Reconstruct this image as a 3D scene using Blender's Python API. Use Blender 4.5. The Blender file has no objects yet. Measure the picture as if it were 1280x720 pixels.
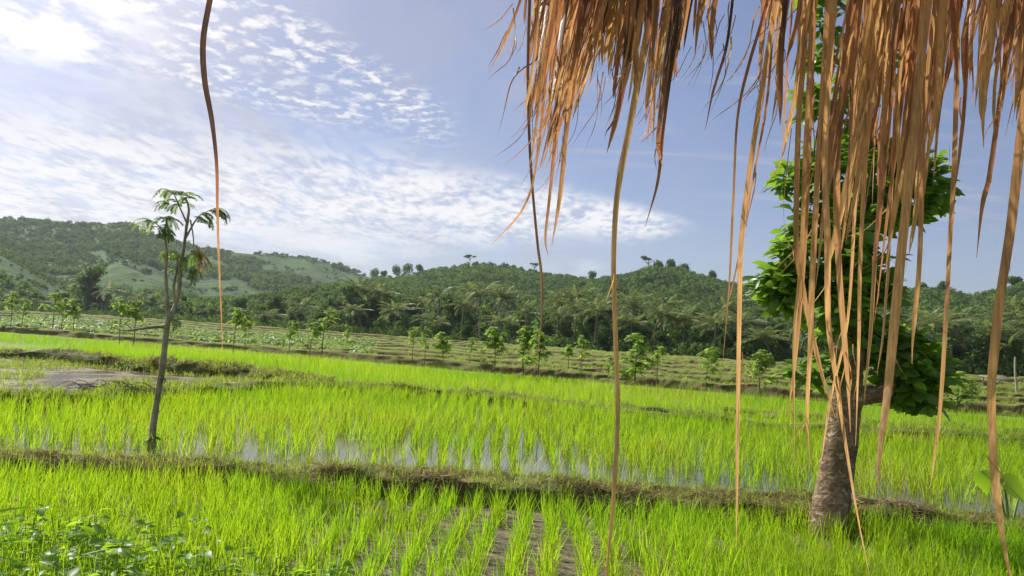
import bpy, math, random
import numpy as np
from mathutils import Vector, Matrix

random.seed(7)
RNG = np.random.default_rng(11)
SC = bpy.context.scene
COL = SC.collection

# ------------------------------------------------------------------ camera
F = 1000.0
ROLL = math.atan(0.055)
PITCH = math.atan(62 * math.cos(ROLL) / F)
CAMZ = 1.65
_fw = np.array([0, math.cos(PITCH), math.sin(PITCH)])
_u0 = np.array([0, -math.sin(PITCH), math.cos(PITCH)])
_r0 = np.array([1.0, 0, 0])
_r = math.cos(ROLL) * _r0 + math.sin(ROLL) * _u0
_u = -math.sin(ROLL) * _r0 + math.cos(ROLL) * _u0
CAM = np.array([0, 0, CAMZ])

cam_d = bpy.data.cameras.new('camera')
cam_d.sensor_width = 36
cam_d.lens = 36 * F / 1280
cam_d.clip_start = 0.05
cam_d.clip_end = 8000
cam = bpy.data.objects.new('camera', cam_d)
COL.objects.link(cam)
M = Matrix(((_r[0], _u[0], -_fw[0], 0), (_r[1], _u[1], -_fw[1], 0), (_r[2], _u[2], -_fw[2], CAMZ), (0, 0, 0, 1)))
cam.matrix_world = M
SC.camera = cam


def ray(px, py):
    return _fw + _r * ((px - 640) / F) + _u * ((360 - py) / F)


def P(px, py, Y):
    """world point seen at the pixel, at world depth Y"""
    d = ray(px, py)
    return CAM + d * (Y / d[1])


def azel(px, py):
    d = ray(px, py)
    return math.atan2(d[0], d[1]), math.atan2(d[2], math.hypot(d[0], d[1]))


def px_of(p):
    v = np.asarray(p) - CAM
    z = v @ _fw
    return 640 + F * (v @ _r) / z, 360 - F * (v @ _u) / z


STEP = .14


def sm(t):
    t = np.clip(t, 0, 1)
    return t * t * (3 - 2 * t)


def gz(x, y):
    """height of the open ground: the fields beyond the first bank lie a step higher"""
    x = np.asarray(x, float); y = np.asarray(y, float)
    return STEP * sm((y - 8.75 + .10 * np.clip(x, 0, 10) + .1) / .4 * (np.hypot(x, y) < 4000)) + 0.9 * sm((np.asarray(y, float) - 60) / 140) * sm((40 - np.asarray(x, float)) / 100)


def G(px, py, z=None):
    """ground point under the pixel"""
    d = ray(px, py)
    zz = 0.0 if z is None else z
    p = None
    for _ in range(6):
        t = (zz - CAMZ) / min(d[2], -0.004)
        p = CAM + d * t
        if z is None:
            zz = float(gz(p[0], p[1]))
    p[2] = zz
    return p


# ------------------------------------------------------------------ noise
def vnoise(x, y, seed=0):
    x = np.asarray(x, float); y = np.asarray(y, float)
    xi = np.floor(x); yi = np.floor(y)
    xf = sm(x - xi); yf = sm(y - yi)
    def h(a, b):
        v = np.sin(a * 127.1 + b * 311.7 + seed * 74.7) * 43758.5453
        return v - np.floor(v)
    return (h(xi, yi) * (1 - xf) + h(xi + 1, yi) * xf) * (1 - yf) + (h(xi, yi + 1) * (1 - xf) + h(xi + 1, yi + 1) * xf) * yf


def fbm(x, y, seed=0, o=4):
    s = 0; a = 0.5; f = 1.0
    for i in range(o):
        s = s + a * vnoise(np.asarray(x) * f, np.asarray(y) * f, seed + i)
        a *= 0.5; f *= 2.03
    return s


# ------------------------------------------------------------------ mesh building
class MB:
    def __init__(self):
        self.v = []; self.f = []; self.t = []; self.n = 0

    def add(self, V, Fq, tint=0.5):
        V = np.asarray(V, float).reshape(-1, 3)
        Fq = np.asarray(Fq, np.int64).reshape(-1, 4)
        self.v.append(V); self.f.append(Fq + self.n)
        tt = np.asarray(tint, float)
        self.t.append(np.broadcast_to(tt, (len(V),)) if tt.ndim == 0 else tt.reshape(-1))
        self.n += len(V)

    def data(self):
        return np.concatenate(self.v), np.concatenate(self.f), np.concatenate(self.t)

    def mesh(self, name, mat, smooth=False):
        V, Fq, T = self.data()
        me = bpy.data.meshes.new(name)
        me.vertices.add(len(V)); me.vertices.foreach_set('co', V.astype(np.float32).ravel())
        me.loops.add(len(Fq) * 4); me.loops.foreach_set('vertex_index', Fq.astype(np.int32).ravel())
        me.polygons.add(len(Fq))
        me.polygons.foreach_set('loop_start', np.arange(0, len(Fq) * 4, 4, dtype=np.int32))
        me.polygons.foreach_set('loop_total', np.full(len(Fq), 4, dtype=np.int32))
        if smooth:
            me.polygons.foreach_set('use_smooth', np.ones(len(Fq), dtype=bool))
        at = me.attributes.new('tint', 'FLOAT', 'POINT')
        at.data.foreach_set('value', T.astype(np.float32))
        me.update(calc_edges=True)
        me.validate()
        me.materials.append(mat)
        return me

    def build(self, name, mat, parent=None, smooth=False, **tags):
        o = bpy.data.objects.new(name, self.mesh(name, mat, smooth))
        COL.objects.link(o)
        if parent is not None:
            o.parent = parent
        for k, v in tags.items():
            o['category' if k == 'cat' else k] = v
        return o


def empty(name, loc=(0, 0, 0), rz=0.0, **tags):
    o = bpy.data.objects.new(name, None)
    o.empty_display_size = 0.2
    COL.objects.link(o)
    o.location = loc
    o.rotation_euler = (0, 0, rz)
    for k, v in tags.items():
        o['category' if k == 'cat' else k] = v
    return o


def copy_tree(o, parent=None):
    c = o.copy(); COL.objects.link(c); c.parent = parent
    for ch in list(o.children):
        copy_tree(ch, c)
    return c


def unit(v):
    v = np.asarray(v, float)
    return v / np.maximum(np.linalg.norm(v, axis=-1, keepdims=True), 1e-9)


def rdir(n, rng=RNG):
    return unit(rng.normal(size=(n, 3)))


def rhombs(mb, C, U, V, L, W, tint):
    """leaf shaped quads: centres C, long axis U, wide axis V"""
    C = np.asarray(C); n = len(C)
    L = np.broadcast_to(np.asarray(L, float), (n,))[:, None]; W = np.broadcast_to(np.asarray(W, float), (n,))[:, None]
    q = np.stack([C - U * L / 2, C + V * W / 2 - U * L * .05, C + U * L / 2, C - V * W / 2 - U * L * .05], 1)
    mb.add(q.reshape(-1, 3), np.arange(4 * n).reshape(n, 4), np.repeat(np.broadcast_to(tint, (n,)), 4))


def perp(U, rng=RNG):
    r = rdir(len(U), rng)
    return unit(np.cross(U, r))


def catmull(pts, n):
    pts = np.asarray(pts, float)
    if len(pts) < 3:
        t = np.linspace(0, 1, n)[:, None]
        return pts[0] * (1 - t) + pts[-1] * t
    p = np.vstack([2 * pts[0] - pts[1], pts, 2 * pts[-1] - pts[-2]])
    m = len(pts) - 1
    out = []
    for u in np.linspace(0, m, n):
        i = min(int(u), m - 1); t = u - i
        a, b, c, d = p[i], p[i + 1], p[i + 2], p[i + 3]
        out.append(0.5 * (2 * b + (c - a) * t + (2 * a - 5 * b + 4 * c - d) * t * t + (3 * b - a - 3 * c + d) * t ** 3))
    return np.array(out)


def tube(mb, pts, r0, r1=None, n=16, k=8, rough=0.0, tint=0.5, seed=0, flare=0.0):
    """tapered limb along pts; r0 may be a list of radii"""
    path = catmull(pts, n)
    if np.ndim(r0) == 0:
        R = np.linspace(r0, r0 if r1 is None else r1, n)
    else:
        R = np.interp(np.linspace(0, 1, n), np.linspace(0, 1, len(r0)), r0)
    if flare:
        R = R * (1 + flare * np.exp(-np.linspace(0, 1, n) * 14))
    T = unit(np.gradient(path, axis=0))
    ref = np.array([0.3, 1, 0.1]) if abs(T[0][2]) > .6 else np.array([0, 0.1, 1.0])
    A = unit(np.cross(T, ref)); B = np.cross(T, A)
    ang = np.linspace(0, 2 * np.pi, k, endpoint=False)
    RR = R[:, None] * np.ones(k)
    if rough:
        ii, jj = np.meshgrid(np.arange(n), np.arange(k), indexing='ij')
        nz = fbm(ii * .7 + seed * 13.1, np.cos(ang)[jj] * 1.6 + 5 + np.sin(ang)[jj] * 1.1, seed, 3)
        RR = RR * (1 + rough * (nz - .45) * 2)
    V = path[:, None] + (A[:, None] * np.cos(ang)[None, :, None] + B[:, None] * np.sin(ang)[None, :, None]) * RR[..., None]
    V = V.reshape(-1, 3)
    i, j = np.meshgrid(np.arange(n - 1), np.arange(k), indexing='ij')
    j2 = (j + 1) % k
    Q = np.stack([i * k + j, i * k + j2, (i + 1) * k + j2, (i + 1) * k + j], -1).reshape(-1, 4)
    mb.add(V, Q, tint)
    # end cap
    c = mb.n
    mb.add(np.vstack([V[-k:], path[-1:]]), [[a, (a + 1) % k, k, k] for a in range(0, 0)] or np.zeros((0, 4), int), tint)
    if k % 2 == 0:
        cap = [[c + a, c + a + 1, c + (a + 2) % k, c + k] for a in range(0, k, 2)]
        mb.f.append(np.array(cap))
    return path


def tube_closed_box(mb, c, s, tint=.5, rz=0.0):
    x, y, z = np.array(s) / 2
    V = np.array([[-x, -y, -z], [x, -y, -z], [x, y, -z], [-x, y, -z], [-x, -y, z], [x, -y, z], [x, y, z], [-x, y, z]])
    cz, sz = math.cos(rz), math.sin(rz)
    V = np.stack([V[:, 0] * cz - V[:, 1] * sz, V[:, 0] * sz + V[:, 1] * cz, V[:, 2]], 1) + np.array(c)
    mb.add(V, [[0, 3, 2, 1], [4, 5, 6, 7], [0, 1, 5, 4], [1, 2, 6, 5], [2, 3, 7, 6], [3, 0, 4, 7]], tint)


# ------------------------------------------------------------------ materials
def new_mat(name):
    m = bpy.data.materials.new(name); m.use_nodes = True
    nt = m.node_tree
    for n in list(nt.nodes):
        nt.nodes.remove(n)
    out = nt.nodes.new('ShaderNodeOutputMaterial')
    return m, nt, out


def nd(nt, typ, ins=None, **props):
    n = nt.nodes.new(typ)
    for k, v in props.items():
        setattr(n, k, v)
    for k, v in (ins or {}).items():
        s = n.inputs[k]
        if isinstance(v, bpy.types.NodeSocket):
            nt.links.new(v, s)
        else:
            if hasattr(s.default_value, '__len__') and not isinstance(v, (int, float)):
                vv = tuple(v)
                if len(s.default_value) == 4 and len(vv) == 3:
                    vv = vv + (1,)
                s.default_value = vv
            else:
                s.default_value = v
    return n


def mixc(nt, fac, a, b, blend='MIX'):
    n = nt.nodes.new('ShaderNodeMix'); n.data_type = 'RGBA'; n.blend_type = blend
    for s, v in ((n.inputs[0], fac), (n.inputs[6], a), (n.inputs[7], b)):
        if isinstance(v, bpy.types.NodeSocket):
            nt.links.new(v, s)
        else:
            s.default_value = v if isinstance(v, (int, float)) else (tuple(v) + (1,) if len(v) == 3 else v)
    return n.outputs[2]


def mth(nt, op, a, b=None, c=None, clamp=False):
    n = nt.nodes.new('ShaderNodeMath'); n.operation = op; n.use_clamp = clamp
    for i, v in enumerate((a, b, c)):
        if v is None:
            continue
        if isinstance(v, bpy.types.NodeSocket):
            nt.links.new(v, n.inputs[i])
        else:
            n.inputs[i].default_value = v
    return n.outputs[0]


def ramp(nt, v, a, b, lo=0.0, hi=1.0):
    n = nt.nodes.new('ShaderNodeMapRange'); n.interpolation_type = 'SMOOTHSTEP'
    nt.links.new(v, n.inputs[0]) if isinstance(v, bpy.types.NodeSocket) else None
    for i, q in zip((1, 2, 3, 4), (a, b, lo, hi)):
        if isinstance(q, bpy.types.NodeSocket):
            nt.links.new(q, n.inputs[i])
        else:
            n.inputs[i].default_value = q
    return n.outputs[0]


def noise(nt, vec, scale, detail=3, rough=.55, dist=0.0):
    n = nd(nt, 'ShaderNodeTexNoise', {'Scale': scale, 'Detail': detail, 'Roughness': rough, 'Distortion': dist})
    if vec is not None:
        nt.links.new(vec, n.inputs['Vector'])
    return n.outputs['Fac']


def leaf_mat(name, c0, c1, trans, amt=.42, rough=.5, spec=.35, tr_c0=None, patch=None):
    m, nt, out = new_mat(name)
    t = nd(nt, 'ShaderNodeAttribute', attribute_name='tint').outputs['Fac']
    col = mixc(nt, t, c0, c1)
    tcol = mixc(nt, t, tr_c0 or tuple(x * .7 for x in trans), trans)
    if patch:
        dryb = ramp(nt, t, .93, .985)
        col = mixc(nt, dryb, col, (.34, .27, .09)); tcol = mixc(nt, dryb, tcol, (.52, .40, .10))
        g = nd(nt, 'ShaderNodeNewGeometry').outputs['Position']
        nz = ramp(nt, noise(nt, g, patch[0], 3), .42, .62)
        col = mixc(nt, nz, col, mixc(nt, .5, col, patch[1]))
        tcol = mixc(nt, nz, tcol, mixc(nt, .5, tcol, patch[2]))
    p = nd(nt, 'ShaderNodeBsdfPrincipled', {'Base Color': col, 'Roughness': rough, 'Specular IOR Level': spec})
    tr = nd(nt, 'ShaderNodeBsdfTranslucent', {'Color': tcol})
    mx = nd(nt, 'ShaderNodeMixShader', {0: amt, 1: p.outputs[0], 2: tr.outputs[0]})
    nt.links.new(mx.outputs[0], out.inputs[0])
    return m


def bark_mat(name, c0, c1, scale=(14, 14, 30), bump=.6, rough=.85, vor=True, lichen=None):
    m, nt, out = new_mat(name)
    tc = nd(nt, 'ShaderNodeTexCoord').outputs['Object']
    mp = nd(nt, 'ShaderNodeMapping', {'Vector': tc, 'Scale': scale}).outputs[0]
    n1 = noise(nt, mp, 1.0, 5, .65)
    n2 = noise(nt, mp, .22, 3)
    col = mixc(nt, ramp(nt, n1, .3, .7), c0, c1)
    col = mixc(nt, ramp(nt, n2, .4, .62, 0, .6), col, tuple(x * .55 for x in c0))
    if lichen:
        n3 = noise(nt, mp, .5, 4, .7)
        col = mixc(nt, ramp(nt, n3, .56, .66, 0, .8), col, lichen)
    h = n1
    if vor:
        v = nd(nt, 'ShaderNodeTexVoronoi', {'Vector': mp, 'Scale': .8}).outputs['Distance']
        h = mth(nt, 'ADD', n1, mth(nt, 'MULTIPLY', v, .6))
    b = nd(nt, 'ShaderNodeBump', {'Height': h, 'Strength': bump, 'Distance': .02})
    p = nd(nt, 'ShaderNodeBsdfPrincipled', {'Base Color': col, 'Roughness': rough, 'Specular IOR Level': .2, 'Normal': b.outputs[0]})
    nt.links.new(p.outputs[0], out.inputs[0])
    return m


def simple_mat(name, c, rough=.7, spec=.3, var=.25, scale=8):
    m, nt, out = new_mat(name)
    tc = nd(nt, 'ShaderNodeTexCoord').outputs['Object']
    n1 = noise(nt, tc, scale, 4)
    col = mixc(nt, n1, tuple(x * (1 - var) for x in c), tuple(min(1, x * (1 + var)) for x in c))
    p = nd(nt, 'ShaderNodeBsdfPrincipled', {'Base Color': col, 'Roughness': rough, 'Specular IOR Level': spec})
    nt.links.new(p.outputs[0], out.inputs[0])
    return m


def ground_mat():
    m, nt, out = new_mat('field_ground')
    g = nd(nt, 'ShaderNodeNewGeometry').outputs['Position']
    n1 = noise(nt, g, .35, 4)
    n2 = noise(nt, g, 3.0, 5, .65)
    n3 = noise(nt, g, .05, 3)
    green = mixc(nt, n2, (.11, .19, .02), (.19, .28, .04))
    dry = mixc(nt, n2, (.13, .125, .04), (.23, .22, .075))
    col = mixc(nt, ramp(nt, n1, .46, .66), green, dry)
    col = mixc(nt, ramp(nt, n3, .4, .6, 0, .5), col, (.08, .14, .02))
    b = nd(nt, 'ShaderNodeBump', {'Height': n2, 'Strength': .8, 'Distance': .1})
    p = nd(nt, 'ShaderNodeBsdfPrincipled', {'Base Color': col, 'Roughness': .9, 'Specular IOR Level': .2, 'Normal': b.outputs[0]})
    nt.links.new(p.outputs[0], out.inputs[0])
    return m


def mud_mat(name, c0, c1, r0=.35, r1=.8, ripple=True):
    m, nt, out = new_mat(name)
    g = nd(nt, 'ShaderNodeNewGeometry').outputs['Position']
    n1 = noise(nt, g, 1.3, 4)
    n2 = noise(nt, g, 16, 5, .6)
    mp = nd(nt, 'ShaderNodeMapping', {'Vector': g, 'Scale': (4.0, 14, 8)}).outputs[0]
    n3 = noise(nt, mp, 1.0, 4, .55, 1.1)
    col = mixc(nt, mth(nt, 'MULTIPLY', n3, n2), c0, c1)
    col = mixc(nt, ramp(nt, n3, .5, .38), c1, mixc(nt, .55, c0, (.02, .016, .01)))
    h = mth(nt, 'ADD', mth(nt, 'MULTIPLY', n3, 1.4), mth(nt, 'MULTIPLY', n2, .4))
    b = nd(nt, 'ShaderNodeBump', {'Height': h, 'Strength': .9, 'Distance': .05})
    rg = ramp(nt, n1, .38, .6, r0, r1)
    p = nd(nt, 'ShaderNodeBsdfPrincipled', {'Base Color': col, 'Roughness': rg, 'Specular IOR Level': .4, 'Normal': b.outputs[0]})
    nt.links.new(p.outputs[0], out.inputs[0])
    return m


def water_mat(name, c, rough=.06, bump=.05, scum=None):
    m, nt, out = new_mat(name)
    g = nd(nt, 'ShaderNodeNewGeometry').outputs['Position']
    n1 = noise(nt, g, 9, 3)
    b = nd(nt, 'ShaderNodeBump', {'Height': n1, 'Strength': bump, 'Distance': .02})
    col = c; rg = rough
    if scum:
        n2 = noise(nt, g, 1.1, 6, .65, .3)
        k = ramp(nt, n2, .47, .6)
        col = mixc(nt, k, c, scum)
        rg = ramp(nt, n2, .47, .6, rough, .7)
    p = nd(nt, 'ShaderNodeBsdfPrincipled', {'Base Color': col, 'Roughness': rg, 'IOR': 1.33, 'Normal': b.outputs[0]})
    nt.links.new(p.outputs[0], out.inputs[0])
    return m


def bank_mat(name, soil, straw, grn, gamt):
    m, nt, out = new_mat(name)
    g = nd(nt, 'ShaderNodeNewGeometry')
    pos = g.outputs['Position']
    n1 = noise(nt, pos, 2.0, 4)
    n2 = noise(nt, pos, 22, 5, .7)
    col = mixc(nt, ramp(nt, n2, .35, .65), soil, tuple(x * .5 for x in soil))
    up = nd(nt, 'ShaderNodeSeparateXYZ', {0: g.outputs['Normal']}).outputs[2]
    col = mixc(nt, mth(nt, 'MULTIPLY', ramp(nt, up, .45, .9), ramp(nt, n2, .3, .6, .3, 1)), col, straw)
    col = mixc(nt, mth(nt, 'MULTIPLY', ramp(nt, n1, .42, .58), gamt), col, grn)
    b = nd(nt, 'ShaderNodeBump', {'Height': n2, 'Strength': 1.0, 'Distance': .06})
    p = nd(nt, 'ShaderNodeBsdfPrincipled', {'Base Color': col, 'Roughness': .9, 'Specular IOR Level': .15, 'Normal': b.outputs[0]})
    nt.links.new(p.outputs[0], out.inputs[0])
    return m


def hill_mat():
    m, nt, out = new_mat('hill_slopes')
    pos = nd(nt, 'ShaderNodeNewGeometry').outputs['Position']
    n1 = noise(nt, pos, .012, 5, .6, .4)
    n2 = noise(nt, pos, .11, 5, .65)
    n3 = noise(nt, pos, .03, 4, .6)
    grass = mixc(nt, ramp(nt, n2, .3, .7), (.034, .078, .022), (.072, .135, .032))
    scrub = mixc(nt, ramp(nt, n2, .35, .65), (.03, .06, .02), (.06, .105, .03))
    col = mixc(nt, ramp(nt, n1, .46, .56), grass, scrub)
    col = mixc(nt, ramp(nt, n3, .6, .72, 0, .6), col, (.13, .11, .05))
    b = nd(nt, 'ShaderNodeBump', {'Height': n2, 'Strength': .8, 'Distance': 4.0})
    p = nd(nt, 'ShaderNodeBsdfPrincipled', {'Base Color': col, 'Roughness': .95, 'Specular IOR Level': .1, 'Normal': b.outputs[0]})
    nt.links.new(p.outputs[0], out.inputs[0])
    return m


def thatch_mat(name):
    m, nt, out = new_mat(name)
    t = nd(nt, 'ShaderNodeAttribute', attribute_name='tint').outputs['Fac']
    pos = nd(nt, 'ShaderNodeNewGeometry').outputs['Position']
    mp = nd(nt, 'ShaderNodeMapping', {'Vector': pos, 'Scale': (420, 420, 5)}).outputs[0]
    n1 = noise(nt, mp, 1.0, 3)
    mp2 = nd(nt, 'ShaderNodeMapping', {'Vector': pos, 'Scale': (40, 40, 7)}).outputs[0]
    n2 = noise(nt, mp2, 1.0, 4, .6)
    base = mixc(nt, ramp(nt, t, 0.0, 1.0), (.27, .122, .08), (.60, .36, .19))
    aged_or_shaded = ramp(nt, t, .12, -.35)  # grey of weathered strips, and the shade painted on strip tops
    base = mixc(nt, aged_or_shaded, base, (.05, .042, .05))
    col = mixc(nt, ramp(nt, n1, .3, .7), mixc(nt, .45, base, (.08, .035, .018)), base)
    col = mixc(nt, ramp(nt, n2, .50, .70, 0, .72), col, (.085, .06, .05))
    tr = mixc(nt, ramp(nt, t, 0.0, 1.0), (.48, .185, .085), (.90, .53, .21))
    tr = mixc(nt, aged_or_shaded, tr, (.03, .024, .03))
    trc = mixc(nt, ramp(nt, n1, .3, .7), mixc(nt, .5, tr, (.22, .09, .03)), tr)
    trc = mixc(nt, ramp(nt, n2, .50, .70, 0, .65), trc, (.13, .07, .045))
    p = nd(nt, 'ShaderNodeBsdfPrincipled', {'Base Color': col, 'Roughness': .42, 'Specular IOR Level': .45,
           'Normal': nd(nt, 'ShaderNodeBump', {'Height': n1, 'Strength': .4, 'Distance': .002}).outputs[0]})
    tl = nd(nt, 'ShaderNodeBsdfTranslucent', {'Color': trc})
    mx = nd(nt, 'ShaderNodeMixShader', {0: .5, 1: p.outputs[0], 2: tl.outputs[0]})
    nt.links.new(mx.outputs[0], out.inputs[0])
    return m


MAT = {
    'ground': ground_mat(),
    'mud': mud_mat('paddy_mud', (.065, .05, .028), (.175, .135, .08)),
    'water': water_mat('paddy_water', (.07, .06, .035), .04, .06),
    'pond': water_mat('muddy_water', (.075, .048, .025), .16, .08, (.115, .085, .035)),
    'bank': bank_mat('bank_soil', (.115, .078, .043), (.34, .265, .14), (.11, .17, .03), .55),
    'greenbank': bank_mat('grassy_bank_soil', (.12, .085, .045), (.17, .17, .06), (.09, .15, .025), .9),
    'riser': bank_mat('terrace_soil', (.15, .10, .055), (.18, .22, .045), (.12, .19, .03), .45),
    'hill': hill_mat(),
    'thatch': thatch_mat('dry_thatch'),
    'rice': leaf_mat('rice_blade', (.13, .26, .006), (.23, .36, .01), (.51, .71, .02), .54, .5, .22, (.24, .50, .01), (.55, (.21, .28, .012), (.42, .54, .016))),
    'grass': leaf_mat('grass_blade', (.10, .19, .02), (.24, .29, .05), (.48, .60, .07), .48, .6, .2),
    'straw': leaf_mat('dry_straw', (.16, .11, .055), (.40, .31, .17), (.35, .26, .12), .25, .6, .25),
    'weed': leaf_mat('weed_leaf', (.055, .14, .012), (.14, .26, .02), (.38, .62, .025), .55, .45, .35),
    'bigleaf': leaf_mat('broad_leaf', (.045, .11, .014), (.10, .19, .02), (.28, .48, .04), .48, .38, .4),
    'feather': leaf_mat('feathery_leaf', (.09, .15, .05), (.17, .24, .09), (.32, .46, .10), .42, .5, .35),
    'feather_dry': leaf_mat('yellowed_leaf', (.30, .22, .05), (.42, .30, .08), (.5, .36, .08), .4, .5, .3),
    'sapling': leaf_mat('sapling_leaf', (.11, .20, .035), (.20, .30, .06), (.48, .66, .10), .5, .6, .15),
    'forest': leaf_mat('forest_leaf', (.016, .045, .018), (.095, .15, .036), (.18, .30, .05), .36, .8, .08),
    'dark_tree': leaf_mat('dark_tree_leaf', (.03, .07, .02), (.075, .13, .034), (.20, .34, .05), .38, .6, .2),
    'pale_tree': leaf_mat('pale_tree_leaf', (.075, .135, .028), (.16, .23, .05), (.36, .52, .08), .45, .6, .15),
    'palm': leaf_mat('palm_leaflet', (.055, .10, .035), (.22, .25, .12), (.30, .38, .10), .34, .5, .2),
    'bark': bark_mat('rough_bark', (.13, .085, .05), (.29, .21, .13), (22, 22, 34), 1.0, .9, True, (.40, .35, .26)),
    'youngbark': bark_mat('grey_bark', (.22, .19, .12), (.38, .34, .23), (24, 24, 16), .6, .85, False, (.35, .34, .27)),
    'twig': bark_mat('twig_bark', (.11, .085, .055), (.22, .17, .11), (20, 20, 8), .4, .9, False),
    'palmtrunk': bark_mat('palm_trunk', (.13, .11, .085), (.24, .21, .17), (3, 3, 14), .6, .9, False),
    'stem': simple_mat('green_stem', (.14, .22, .06), .5),
    'pale': simple_mat('weathered_white', (.62, .60, .55), .7),
    'greywood': simple_mat('grey_wood', (.30, .27, .22), .85),
    'bluecloth': simple_mat('blue_white_sack', (.42, .52, .66), .6),
    'rust': simple_mat('rusty_roof', (.16, .12, .10), .7),
    'plank': simple_mat('dark_plank', (.15, .11, .08), .85),
    'clod': bank_mat('earth_clod', (.15, .10, .055), (.30, .22, .12), (.12, .15, .04), .2),
}

# ------------------------------------------------------------------ sun and sky
SUN_AZ, SUN_EL = math.radians(-52), math.radians(40)
sd = np.array([math.sin(SUN_AZ) * math.cos(SUN_EL), math.cos(SUN_AZ) * math.cos(SUN_EL), math.sin(SUN_EL)])
sl = bpy.data.lights.new('sun', 'SUN')
sl.energy = 5.0; sl.angle = math.radians(.5); sl.color = (1, .955, .87)
so = bpy.data.objects.new('sun', sl); COL.objects.link(so)
so.rotation_euler = Vector(sd).to_track_quat('Z', 'Y').to_euler()
so.location = (-30, 20, 40)

W = bpy.data.worlds.new('World'); SC.world = W; W.use_nodes = True
nt = W.node_tree
for n in list(nt.nodes):
    nt.nodes.remove(n)
wout = nt.nodes.new('ShaderNodeOutputWorld')
sky = nd(nt, 'ShaderNodeTexSky', sky_type='NISHITA', sun_disc=False, sun_elevation=SUN_EL, sun_rotation=SUN_AZ,
         air_density=1.0, dust_density=1.2, ozone_density=2.2, altitude=50)
gen = nd(nt, 'ShaderNodeTexCoord').outputs['Generated']
dirn = nd(nt, 'ShaderNodeVectorMath', {0: gen}, operation='NORMALIZE').outputs[0]
sx = nd(nt, 'ShaderNodeSeparateXYZ', {0: dirn})
X, Y, Z = sx.outputs
AZ = mth(nt, 'MULTIPLY', mth(nt, 'ARCTAN2', X, Y), 180 / math.pi)
EL = mth(nt, 'MULTIPLY', mth(nt, 'ARCSINE', Z), 180 / math.pi)
zz = mth(nt, 'ADD', mth(nt, 'MAXIMUM', Z, 0.0), .06)
PX = mth(nt, 'DIVIDE', X, zz); PY = mth(nt, 'DIVIDE', Y, zz)
pv = nd(nt, 'ShaderNodeCombineXYZ', {0: PX, 1: PY, 2: 0.0}).outputs[0]


def cn(scale, detail, rough, sxy=(1, 1), off=(0, 0), dist=0.0, rot=0.0):
    mp = nd(nt, 'ShaderNodeMapping', {'Vector': pv, 'Scale': (sxy[0], sxy[1], 1), 'Location': (off[0], off[1], 0), 'Rotation': (0, 0, rot)}).outputs[0]
    return noise(nt, mp, scale, detail, rough, dist)


# broad white band low over the hills, thinning to a point on the right
cen = mth(nt, 'SUBTRACT', 9.3, mth(nt, 'MULTIPLY', mth(nt, 'ABSOLUTE', mth(nt, 'ADD', AZ, 6.0)), .05))
wid = mth(nt, 'MULTIPLY', mth(nt, 'POWER', mth(nt, 'DIVIDE', mth(nt, 'MAXIMUM', mth(nt, 'SUBTRACT', 14.0, AZ), 0.0), 30.0), .7), 4.4)
dd = mth(nt, 'DIVIDE', mth(nt, 'ABSOLUTE', mth(nt, 'SUBTRACT', EL, cen)), mth(nt, 'MAXIMUM', wid, .05))
wob = mth(nt, 'MULTIPLY', mth(nt, 'SUBTRACT', cn(.9, 4, .55, (1, .6)), .5), 1.5)
bmask = mth(nt, 'MULTIPLY', ramp(nt, mth(nt, 'ADD', dd, wob), 1.25, .2), ramp(nt, AZ, 13.6, 9.0))
btex = mth(nt, 'ADD', mth(nt, 'MULTIPLY', cn(3.2, 6, .62, (1, .75), (3, 1), .5, .5), .6), mth(nt, 'MULTIPLY', cn(13, 3, .5, (1.3, .6), (7, 2), .3, .9), .4))
band = mth(nt, 'MULTIPLY', bmask, ramp(nt, btex, .38, .58, .15, 1.0))
# broken puffs high on the left
pm = mth(nt, 'MULTIPLY', ramp(nt, AZ, -3.0, -12.0), ramp(nt, EL, 11.5, 14.5))
pdiag = ramp(nt, mth(nt, 'ADD', EL, mth(nt, 'MULTIPLY', AZ, .33)), 7.0, 10.0)
puffs_big = ramp(nt, cn(1.3, 3, .5, (1, 1), (1.2, 4.1)), .34, .5)
puff_tex = ramp(nt, cn(17, 5, .55, (1, .85), (2, 9), .1, .4), .45, .66)
AZn = mth(nt, 'SUBTRACT', -5.7, AZ)
pup = ramp(nt, mth(nt, 'SUBTRACT', EL, mth(nt, 'ADD', 15.9, mth(nt, 'MULTIPLY', AZn, .46))), 1.2, -.6)
plo = ramp(nt, mth(nt, 'SUBTRACT', EL, mth(nt, 'ADD', 13.2, mth(nt, 'MULTIPLY', AZn, .09))), -.5, 1.0)
pm = mth(nt, 'MULTIPLY', ramp(nt, AZ, -3.5, -8.0), mth(nt, 'MULTIPLY', pup, plo))
puffs = mth(nt, 'MULTIPLY', mth(nt, 'MULTIPLY', pm, puffs_big), puff_tex)
corner = mth(nt, 'MULTIPLY', mth(nt, 'MULTIPLY', ramp(nt, AZ, -22.0, -30.0), ramp(nt, EL, 13.6, 16.4)), ramp(nt, cn(5, 5, .6, (1, .8), (3, 4)), .38, .56))
# thin veil, growing towards the sun
veil = mth(nt, 'MULTIPLY', ramp(nt, cn(1.0, 5, .6, (1.6, .45), (5, 5), .6, .7), .3, .7, .2, 1.0), ramp(nt, AZ, 18.0, -34.0, .25, .95))
# low puffs just above the ridge
low = mth(nt, 'MULTIPLY', mth(nt, 'MULTIPLY', ramp(nt, EL, 7.2, 5.6), ramp(nt, AZ, 14.0, 4.0)), ramp(nt, cn(.55, 5, .6, (1, .5), (8, 3)), .5, .66, 0, .6))
inv = None
for c in (band, puffs, low, corner):
    k = mth(nt, 'SUBTRACT', 1.0, c, clamp=True)
    inv = k if inv is None else mth(nt, 'MULTIPLY', inv, k)
cov = mth(nt, 'SUBTRACT', 1.0, inv, clamp=True)
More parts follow.
